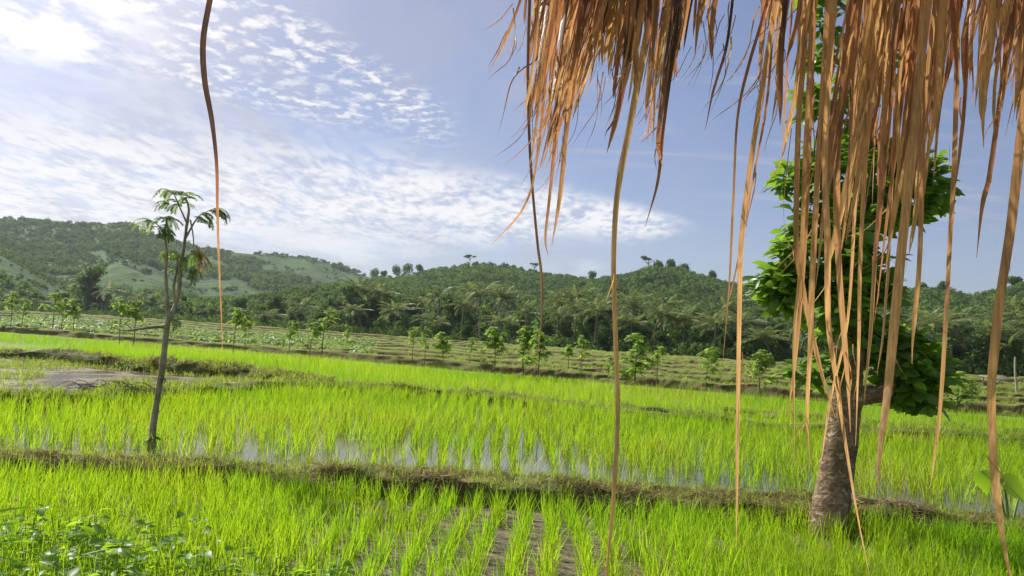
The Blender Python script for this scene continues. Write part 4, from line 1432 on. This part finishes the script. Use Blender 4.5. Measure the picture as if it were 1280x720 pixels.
for q in ((985, 355, -.1, 34, 30, 120), (1000, 320, -.1, 30, 34, 110), (975, 385 - 20, -.1, 22, 20, 60), (1010, 285, .1, 30, 26, 90), (1020, 375, 0, 34, 26, 90), (1050, 330, .1, 46, 40, 130), (1000, 225, .1, 26, 22, 70), (1025, 205, .1, 30, 24, 80), (1060, 250, .2, 50, 44, 170), (1100, 250, .3, 46, 40, 150),
          (1140, 235, .3, 40, 34, 110), (1165, 225, .2, 18, 34, 70), (1150, 270, .4, 20, 14, 28), (1120, 200, .2, 40, 22, 90), (1070, 190, .2, 40, 26, 90), (1096, 345, .1, 20, 28, 70), (1105, 365, .1, 10, 14, 20), (1016, 130, .2, 14, 26, 48), (1026, 68, .1, 13, 26, 42), (1032, 30, .1, 12, 26, 40), (1022, -10, .1, 18, 20, 40), (1060, 120, .3, 26, 60, 110), (1100, 60, .4, 40, 70, 150), (1120, -60, .3, 70, 60, 180),
          (1130, 455, 0, 46, 34, 190), (1150, 480, 0, 30, 30, 120), (1105, 430, .1, 40, 30, 120), (1130, 495, .05, 30, 18, 60), (1160, 450, .1, 22, 26, 60), (1008, 470, -.25, 26, 14, 34), (1036, 458, -.2, 20, 16, 30), (1052, 400, .25, 30, 36, 80), (1064, 405, -.35, 24, 34, 70), (1062, 345, -.3, 26, 40, 80), (1072, 285, -.25, 26, 40, 80), (1078, 215, -.2, 22, 30, 50), (1075, 380, .3, 24, 30, 60)):
    leaf_cluster(*q)
mb.build('crown', MAT['bigleaf'], bt, True)

# ------------------------------------------------------------------ small things in the fields
def post(name, bx, by, tx, ty, r0, r1, mat, label, cat, rough=.2):
    b = G(bx, by); t = P(tx, ty, b[1])
    mb = MB(); L = t - b
    tube(mb, [(0, 0, -.1), L * .33 + [r0 * .6, 0, 0], L * .7 - [r0 * .4, 0, 0], L], r0, r1, 12, 8, rough, seed=int(bx))
    o = mb.build(name, mat, None, True, label=label, cat=cat)
    o.location = b
    return o


post('pole', 597, 431, 601, 387, .13, .09, MAT['greywood'], 'bare grey pole leaning slightly right before the palms in mid belt', 'pole')
post('pole', 1270, 503, 1269, 446, .045, .035, MAT['greywood'], 'pale straight pole standing at the right edge before the tree belt', 'pole')
post('post', 124, 414, 126, 404, .16, .15, MAT['pale'], 'short white post among the leafy crop at the far left', 'post')
for bx, by, ty, lab in ((737, 476, 466, 'short wooden stake left of centre on the dry terraces'), (781, 478, 468, 'short pale stake just right of the long thin strand'), (568, 461, 452, 'pale short stake near the three round-headed saplings')):
    post('stake', bx, by, bx + 1, ty, .03, .025, MAT['greywood'], lab, 'stake')

b = G(842, 484)
mb = MB()
e0 = P(826, 464, b[1] + .6) - b; e1 = P(861, 492, b[1] - .9) - b; e1[2] = .02
tube(mb, [e0, (e0 + e1) / 2 + [0, 0, .06], e1], .03, .05, 14, 7, .3)
tube(mb, [(e0 + e1) / 2, (e0 + e1) / 2 + np.array([.35, .1, .25])], .02, .008, 6, 5, .2)
o = mb.build('fallen_branch', MAT['twig'], None, True, label='fallen bare branch slanting down to the rice edge right of the sack', cat='branch'); o.location = b


def lumpy(name, bx, by, s, mat, label, cat, seed, n=18):
    """soft uneven lump resting on the ground"""
    b = G(bx, by); mb = MB()
    u, v = np.meshgrid(np.linspace(0, 2 * np.pi, n, endpoint=False), np.linspace(-.35, np.pi / 2, n // 2), indexing='ij')
    d = np.stack([np.cos(u) * np.cos(v), np.sin(u) * np.cos(v), np.sin(v)], -1)
    k = 1 + .5 * (fbm(d[..., 0] * 2 + seed, d[..., 1] * 2 + d[..., 2] * 2, seed, 3) - .45)
    V = d * k[..., None] * np.array(s)
    m = n // 2
    i, j = np.meshgrid(np.arange(n), np.arange(m - 1), indexing='ij'); i2 = (i + 1) % n
    mb.add(V.reshape(-1, 3), np.stack([i * m + j, i2 * m + j, i2 * m + j + 1, i * m + j + 1], -1).reshape(-1, 4))
    o = mb.build(name, mat, None, True, label=label, cat=cat); o.location = b
    return o


lumpy('sack', 820, 481, (.30, .2, .26), MAT['bluecloth'], 'small blue-white sack lying by a sapling at the rice edge', 'sack', 4)
lumpy('sack', 1276, 492, (.2, .14, .16), MAT['pale'], 'white bundle lying at the right edge below the pale pole', 'sack', 8)
lumpy('clod', 1256, 652, (.42, .3, .16), MAT['clod'], 'brown clod of earth and straw beside the big-leaved plant at right', 'clod', 12, 26)
lumpy('clod', 1003, 716, (.24, .16, .07), MAT['clod'], 'clump of dead roots and mud at the bottom, below the big tree', 'clod', 15, 26)

# little shelter at the right edge
b = G(1250, 497)
sh = empty('shelter', b, .25,  label='small open field shelter with dark sloping roof at the right edge', cat='shelter')
sh.scale = (.62, .62, .62)
for sx_ in (-1, 1):
    for sy_ in (-1, 1):
        mb = MB(); tube(mb, [(sx_ * .8, sy_ * .7, -.1), (sx_ * .8, sy_ * .7, 1.35 + .12 * sy_)], .04, .035, 4, 6); mb.build('post', MAT['plank'], sh, True)
mb = MB(); tube_closed_box(mb, (0, 0, 0), (2.2, 2.0, .05)); r_ = mb.build('roof', MAT['rust'], sh); r_.location = (0, 0, 1.42); r_.rotation_euler = (.12, 0, 0)
mb = MB(); tube_closed_box(mb, (0, 0, .5), (1.5, 1.3, .06)); mb.build('bench', MAT['plank'], sh)
mb = MB(); tube_closed_box(mb, (0, .68, .8), (1.55, .03, .5)); mb.build('back_wall', MAT['plank'], sh)

# brush heap on the verge of the pond
b = G(142, 500, STEP + .03)
bh = empty('brush_heap', b, label='heap of cut twigs and vines on the verge of the muddy pond', cat='brush')
mb = MB(); rr_ = random.Random(8)
for q in range(95):
    a = rr_.uniform(-.5, .5) + (math.pi if rr_.random() < .5 else 0); L = rr_.uniform(.3, .85)
    st = np.array([rr_.gauss(0, .32), rr_.gauss(0, .15), rr_.uniform(.02, .18)])
    mid = st + np.array([math.cos(a) * L * .5, math.sin(a) * L * .3, rr_.uniform(.02, .2)])
    en = st + np.array([math.cos(a) * L, math.sin(a) * L * .5, rr_.uniform(-.08, .1)])
    en[2] = max(en[2], .01)
    tube(mb, [st, mid, en], .010, .004, 6, 4, tint=rr_.random())
mb.build('twigs', MAT['twig'], bh, True)
mb = MB()
n = 700
p = np.column_stack([RNG.normal(.12, .34, n), RNG.normal(-.05, .16, n), np.abs(RNG.normal(.1, .09, n))])
p[:, 2] *= np.exp(-(p[:, 0] / .6) ** 2)
U = rdir(n); rhombs(mb, p + [0, 0, .02], U, perp(U), RNG.uniform(.05, .11, n), RNG.uniform(.03, .06, n), RNG.random(n))
mb.build('leaves', MAT['weed'], bh)

# pond litter
mb = MB()
n = 500
x = RNG.uniform(-16, -3.5, n); y = RNG.uniform(13, 27, n)
k = (y > line_y(BUND2, x) + .4) & (y < line_y(BUND3, x) - .4) & (fbm(x * .5, y * .9, 131, 3) > .48)
x, y = x[k], y[k]; n = len(x)
a = RNG.normal(0, .5, n)
U = np.stack([np.cos(a), np.sin(a), RNG.normal(0, .08, n)], 1); Vv = np.stack([-np.sin(a), np.cos(a), RNG.normal(0, .3, n)], 1)
rhombs(mb, np.column_stack([x, y, np.full(n, STEP + .045)]), unit(U), unit(Vv), RNG.uniform(.1, .5, n), RNG.uniform(.03, .08, n), RNG.random(n))
mb.build('floating_debris', MAT['straw'], None, False, kind='stuff', cat='debris', label='dead stalks and leaves floating on the muddy pond at left')

# big-leaved plant at the right edge
b = G(1262, 672, 0)
tp_ = empty('taro_plant', b, label='plant with big heart-shaped leaves on the bank at the right edge', cat='plant')
HEART = (.35, .95, 1.0, .85, .55, .25, .03)
for (px, py, dy, U, N_, L, Wd, tn, lab) in ((1226, 588, -.1, (.15, -.3, -.85), (-.25, -.9, .35), .23, .19, 1.0, 'yellow-green leaf lit through by the sun'), (1250, 598, -.2, (.85, -.25, -.55), (.1, -.75, .65), .36, .27, .1, 'dark green leaf turned from the sun'),
                                            (1260, 690, -.3, (.9, -.4, -.2), (.1, -.65, .75), .3, .24, .35, None), (1290, 600, .1, (.5, .5, -.3), (.2, .3, .9), .32, .26, .5, None)):
    p = P(px, py, b[1] + dy) - b
    mb = MB(); leaf_strip(mb, p, np.array(U), np.array(N_), L, Wd, tn, HEART, .25, .2, 8)
    lf = mb.build('leaf', MAT['weed'], tp_, True)
    if lab:
        lf['label'] = lab
    mb = MB(); tube(mb, [(0, 0, -.02), p * [.4, .4, .6] + [0, 0, .05], p], .014, .006, 10, 6); mb.build('stalk', MAT['stem'], lf, True)

# ------------------------------------------------------------------ thatch
def strand(mb, path, w, Y, tint, twist0=None, seed=0, tl=.3, seg=None, wiggle=True, top=0.0):
    """one folded dry leaf strip: path in pixels at depth Y (list of depths or a number), width in pixels"""
    rs = random.Random(seed)
    n = seg or max(10, len(path) * 5)
    Ys = np.linspace(Y, Y + rs.uniform(-.06, .06), len(path)) if np.ndim(Y) == 0 else np.asarray(Y)
    pts = np.array([P(x, y, yy) for (x, y), yy in zip(path, Ys)])
    c = catmull(pts, n)
    u = np.linspace(0, 1, n)
    if wiggle:
        c[:, 1] += .006 * np.sin(u * rs.uniform(4, 9) + rs.uniform(0, 6))
    for _ in range(rs.choice((1, 2, 3))):
        u0 = rs.uniform(.15, .8)
        if not wiggle:
            continue
        c[:, 0] += rs.gauss(0, .012) * (np.clip(u - u0, 0, 1) - (1 - u0) * u)
        c[:, 1] += rs.gauss(0, .010) * np.clip(u - u0, 0, 1)
    T = unit(np.gradient(c, axis=0))
    tw = (rs.uniform(-.6, .6) if twist0 is None else twist0) + rs.uniform(-.9, .9) * u + .12 * np.sin(u * rs.uniform(3, 8) + rs.uniform(0, 6))
    tw = np.clip(tw, -.95, .95)
    side = unit(np.cross(T, [0, 1.0, 0]))
    fwd = np.cross(side, T)
    S = side * np.cos(tw)[:, None] + fwd * np.sin(tw)[:, None]
    Nn = np.cross(S, T)
    W_ = w * Y / F if np.ndim(Y) == 0 else w * np.mean(Ys) / F
    prof = (1 - .35 * u) * (np.clip((1 - u) / tl, 0.06, 1) ** .8)
    prof = prof * (1 + .10 * np.interp(u, np.linspace(0, 1, 9), [rs.uniform(-1, 1) for _ in range(9)]) + .06 * np.sin(u * rs.uniform(5, 14) + rs.uniform(0, 6)))
    hw = W_ * prof * .5
    fold = rs.uniform(.1, .5)
    V = np.stack([c - S * hw[:, None] + Nn * (hw * fold)[:, None], c, c + S * hw[:, None] + Nn * (hw * fold)[:, None]], 1).reshape(-1, 3)
    Q = []
    for i in range(n - 1):
        b = i * 3
        Q += [[b, b + 1, b + 4, b + 3], [b + 1, b + 2, b + 5, b + 4]]
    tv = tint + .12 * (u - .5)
    tv = tv - top * (1 - sm((u - .35) / .4))  # painted shade: tint darkens towards the upper end of the strip
    mb.add(V, Q, np.clip(np.repeat(tv, 3), -1, 1))


EAVE_Y, EAVE_Z = 1.25, 2.36
th = empty('thatched_roof', (1.0, EAVE_Y, EAVE_Z), label='dry brown palm thatch of the hut roof with long strips hanging from its eave', cat='thatch')
MATT = MAT['thatch']


def add_part(mb, name, **tags):
    o = mb.build(name, MATT, None, True, **tags)
    o.parent = th
    o.matrix_parent_inverse = Matrix.Translation(Vector((-1.0, -EAVE_Y, -EAVE_Z)))
    return o


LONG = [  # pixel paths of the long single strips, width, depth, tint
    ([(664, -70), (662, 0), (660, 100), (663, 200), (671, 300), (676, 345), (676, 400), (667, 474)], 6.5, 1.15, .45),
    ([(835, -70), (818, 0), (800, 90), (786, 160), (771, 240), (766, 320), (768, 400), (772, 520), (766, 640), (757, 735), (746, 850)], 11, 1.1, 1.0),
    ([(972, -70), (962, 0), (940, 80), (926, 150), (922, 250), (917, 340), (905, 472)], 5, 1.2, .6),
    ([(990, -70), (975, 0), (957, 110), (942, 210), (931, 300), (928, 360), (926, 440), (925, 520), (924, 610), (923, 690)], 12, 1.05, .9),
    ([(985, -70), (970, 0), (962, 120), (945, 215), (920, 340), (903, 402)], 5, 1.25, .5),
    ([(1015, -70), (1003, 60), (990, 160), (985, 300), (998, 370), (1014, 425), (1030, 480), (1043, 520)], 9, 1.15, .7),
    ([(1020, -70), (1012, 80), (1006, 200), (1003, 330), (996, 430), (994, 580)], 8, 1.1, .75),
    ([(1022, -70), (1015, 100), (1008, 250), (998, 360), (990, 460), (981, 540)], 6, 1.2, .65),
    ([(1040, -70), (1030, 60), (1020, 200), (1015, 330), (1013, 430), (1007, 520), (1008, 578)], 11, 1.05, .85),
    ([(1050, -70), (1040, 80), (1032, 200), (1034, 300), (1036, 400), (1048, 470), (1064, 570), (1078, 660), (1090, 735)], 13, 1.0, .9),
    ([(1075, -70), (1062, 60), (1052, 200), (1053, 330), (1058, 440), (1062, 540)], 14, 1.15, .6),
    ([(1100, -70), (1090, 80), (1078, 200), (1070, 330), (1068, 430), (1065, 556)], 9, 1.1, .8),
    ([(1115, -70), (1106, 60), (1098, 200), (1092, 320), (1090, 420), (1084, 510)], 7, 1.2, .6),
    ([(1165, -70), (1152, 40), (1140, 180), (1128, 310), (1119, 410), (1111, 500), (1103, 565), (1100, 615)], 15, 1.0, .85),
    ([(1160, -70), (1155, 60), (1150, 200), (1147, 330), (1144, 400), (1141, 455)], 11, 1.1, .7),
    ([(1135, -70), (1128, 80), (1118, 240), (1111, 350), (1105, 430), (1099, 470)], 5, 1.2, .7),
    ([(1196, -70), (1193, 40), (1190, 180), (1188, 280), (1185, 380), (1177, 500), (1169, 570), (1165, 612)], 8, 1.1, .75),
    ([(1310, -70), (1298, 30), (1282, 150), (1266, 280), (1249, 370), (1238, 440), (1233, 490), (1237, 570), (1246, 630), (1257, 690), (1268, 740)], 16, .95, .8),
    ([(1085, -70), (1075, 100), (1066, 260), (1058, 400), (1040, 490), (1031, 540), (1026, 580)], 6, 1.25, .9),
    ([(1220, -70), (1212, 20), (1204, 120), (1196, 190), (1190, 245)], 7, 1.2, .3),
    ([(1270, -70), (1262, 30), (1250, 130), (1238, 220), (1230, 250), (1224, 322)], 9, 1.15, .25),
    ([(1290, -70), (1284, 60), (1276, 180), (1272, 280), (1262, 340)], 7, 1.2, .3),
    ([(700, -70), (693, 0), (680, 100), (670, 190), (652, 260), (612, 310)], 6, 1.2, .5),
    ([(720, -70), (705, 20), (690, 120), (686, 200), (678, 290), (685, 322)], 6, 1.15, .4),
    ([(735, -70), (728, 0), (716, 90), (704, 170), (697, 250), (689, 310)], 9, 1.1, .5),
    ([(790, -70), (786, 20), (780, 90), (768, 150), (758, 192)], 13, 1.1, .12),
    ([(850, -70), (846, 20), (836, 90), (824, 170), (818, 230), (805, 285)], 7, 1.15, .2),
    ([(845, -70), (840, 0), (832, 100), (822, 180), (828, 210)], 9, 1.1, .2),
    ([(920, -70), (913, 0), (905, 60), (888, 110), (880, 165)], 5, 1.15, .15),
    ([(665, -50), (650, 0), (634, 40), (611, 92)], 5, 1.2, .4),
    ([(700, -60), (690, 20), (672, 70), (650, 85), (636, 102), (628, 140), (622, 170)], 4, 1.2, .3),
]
for i, (path, w, Yd, tn) in enumerate(LONG):
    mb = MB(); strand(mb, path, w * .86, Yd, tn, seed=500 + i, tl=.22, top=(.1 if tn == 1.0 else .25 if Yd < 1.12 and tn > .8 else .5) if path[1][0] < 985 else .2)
    rf = random.Random(700 + i)
    for q in range(3 if w > 8 else 1):
        k = rf.randrange(1, max(2, len(path) - 1)); (xa, ya), (xb, yb) = path[k], path[min(k + 1, len(path) - 1)]
        L = rf.uniform(.5, .95); sd_ = rf.choice((-1, 1)) * w * rf.uniform(.25, .7)
        strand(mb, [(xa, ya), (xa + (xb - xa) * L * .5 + sd_ * .6, ya + (yb - ya) * L * .5), (xa + (xb - xa) * L + sd_ * 1.3, ya + (yb - ya) * L)], rf.uniform(1.2, 2.6), Yd + .004, tn * .8, seed=800 + i * 5 + q, seg=9, tl=.5)
    add_part(mb, 'thatch_strip')

rs = random.Random(21)
# envelope of the lower ends of the packed strips
EX = [640, 662, 690, 720, 750, 770, 800, 818, 835, 856, 880, 905, 930, 960, 990, 1010, 1040, 1080, 1120, 1150, 1180, 1205, 1235, 1260, 1300]
EYy = [40, 220, 250, 190, 100, 150, 150, 220, 170, 130, 60, 110, 60, 190, 240, 330, 420, 430, 400, 330, 230, 190, 200, 200, 260]


def filler(x, kmin=.6, kmax=1.05, sl_=None):
    ye = float(np.interp(x, EX, EYy)) * rs.uniform(kmin, kmax)
    if sl_ is None:
        sl_ = rs.gauss(-.12, .05)
        if 660 < x < 760:
            sl_ -= .08
    h = ye + 70
    bow = rs.gauss(0, 4)
    x0 = x - sl_ * h * .8
    return [(x0, -75), (x0 + sl_ * h * .33 + bow * .6, -75 + h * .33), (x0 + sl_ * h * .66 + bow, -75 + h * .66), (x0 + sl_ * h, -75 + h)]


parts = 0
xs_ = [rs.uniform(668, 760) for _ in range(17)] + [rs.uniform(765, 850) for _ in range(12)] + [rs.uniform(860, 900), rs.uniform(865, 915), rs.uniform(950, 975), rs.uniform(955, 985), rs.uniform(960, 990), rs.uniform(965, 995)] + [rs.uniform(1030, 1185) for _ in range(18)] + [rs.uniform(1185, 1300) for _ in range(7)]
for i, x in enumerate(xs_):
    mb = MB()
    sunny = x > 985  # right-hand strips get a lighter tint, sunlight painted into the colour
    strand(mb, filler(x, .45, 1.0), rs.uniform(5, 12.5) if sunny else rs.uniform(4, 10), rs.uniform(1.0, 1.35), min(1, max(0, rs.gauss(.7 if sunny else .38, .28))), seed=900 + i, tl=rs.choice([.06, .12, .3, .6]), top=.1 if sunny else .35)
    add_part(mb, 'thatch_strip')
mb = MB()
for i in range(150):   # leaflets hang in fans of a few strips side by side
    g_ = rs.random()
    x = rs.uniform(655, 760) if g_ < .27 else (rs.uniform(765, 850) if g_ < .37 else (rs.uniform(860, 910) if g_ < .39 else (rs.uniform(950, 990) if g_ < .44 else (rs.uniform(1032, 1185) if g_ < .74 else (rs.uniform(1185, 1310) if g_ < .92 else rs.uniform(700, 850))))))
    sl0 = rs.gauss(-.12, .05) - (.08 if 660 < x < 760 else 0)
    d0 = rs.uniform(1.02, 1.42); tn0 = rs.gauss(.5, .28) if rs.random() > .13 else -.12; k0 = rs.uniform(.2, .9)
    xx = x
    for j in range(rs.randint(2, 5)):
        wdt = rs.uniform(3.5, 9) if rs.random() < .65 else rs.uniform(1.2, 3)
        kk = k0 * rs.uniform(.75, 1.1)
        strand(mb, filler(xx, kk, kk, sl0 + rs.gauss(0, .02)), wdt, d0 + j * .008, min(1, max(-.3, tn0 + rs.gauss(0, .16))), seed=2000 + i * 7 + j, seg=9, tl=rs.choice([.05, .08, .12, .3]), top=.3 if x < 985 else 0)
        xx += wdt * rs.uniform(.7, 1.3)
for i in range(95):   # split fibres sticking out
    x = rs.choice([rs.uniform(640, 700), rs.uniform(660, 860), rs.uniform(860, 1000), rs.uniform(1000, 1280)])
    y = rs.uniform(0, float(np.interp(x, EX, EYy)) * .9)
    L = rs.uniform(30, 110); a = rs.gauss(1.8, .22)
    strand(mb, [(x, y), (x + math.cos(a) * L * .5, y + math.sin(a) * L * .5), (x + math.cos(a + .2) * L, y + math.sin(a + .2) * L)], rs.uniform(.7, 2.0), rs.uniform(1.05, 1.35), rs.uniform(-.2, .9), seed=3000 + i, seg=7)
add_part(mb, 'thatch_fringe', kind='stuff')
# roof above the fringe (over the viewer's head)
mb = MB()
rr2 = np.random.default_rng(4)
n = 1500
x = rr2.uniform(-2.2, 3.6, n); k_ = rr2.random(n)
yy = EAVE_Y - 3.2 * k_; zz_ = EAVE_Z + .06 + 1.55 * k_
C = np.column_stack([x, yy, zz_ + rr2.normal(0, .02, n)])
U = unit(np.column_stack([rr2.normal(0, .06, n), np.full(n, 1.0), np.full(n, -.48)])); Vv = unit(np.column_stack([np.ones(n), rr2.normal(0, .1, n), rr2.normal(0, .3, n)]))
rhombs(mb, C - U * .12, U, Vv, rr2.uniform(.5, .8, n), rr2.uniform(.03, .06, n), rr2.random(n))
add_part(mb, 'thatch_layer', kind='stuff')
mb = MB()
for yq, zq in ((EAVE_Y - .05, EAVE_Z + .02), (EAVE_Y - 1.5, EAVE_Z + .72)):
    tube(mb, [(-2.3, yq, zq), (.6, yq, zq - .01), (3.7, yq, zq)], .03, .028, 14, 8, .06)
o = mb.build('bamboo_purlin', MAT['greywood'], None, True); o.parent = th; o.matrix_parent_inverse = Matrix.Translation(Vector((-1.0, -EAVE_Y, -EAVE_Z)))

# the lone strip on the left
mb = MB()
strand(mb, [(272, -60), (263, -5), (254, 50), (256, 100), (265, 150), (271, 205), (272, 260), (274, 330), (277, 400), (278, 440)], 7.5, 1.1, .45, .15, seed=77, seg=50, wiggle=False, top=1.2, tl=.55)  # upper part painted dark, as if backlit by the sky
o = mb.build('hanging_leaf_strip', MATT, None, True, label='single long dry palm strip hanging alone in front of the left hills', cat='leaf strip')

# ------------------------------------------------------------------ air
m, nt, out = new_mat('thin_air')
pvn = nd(nt, 'ShaderNodeVolumePrincipled', {'Color': (.82, .90, 1.0), 'Density': .00013, 'Anisotropy': .25})
nt.links.new(pvn.outputs[0], out.inputs['Volume'])
mb = MB(); tube_closed_box(mb, (0, 560, 70), (1800, 1360, 150))
mb.build('haze', m, None, kind='stuff')
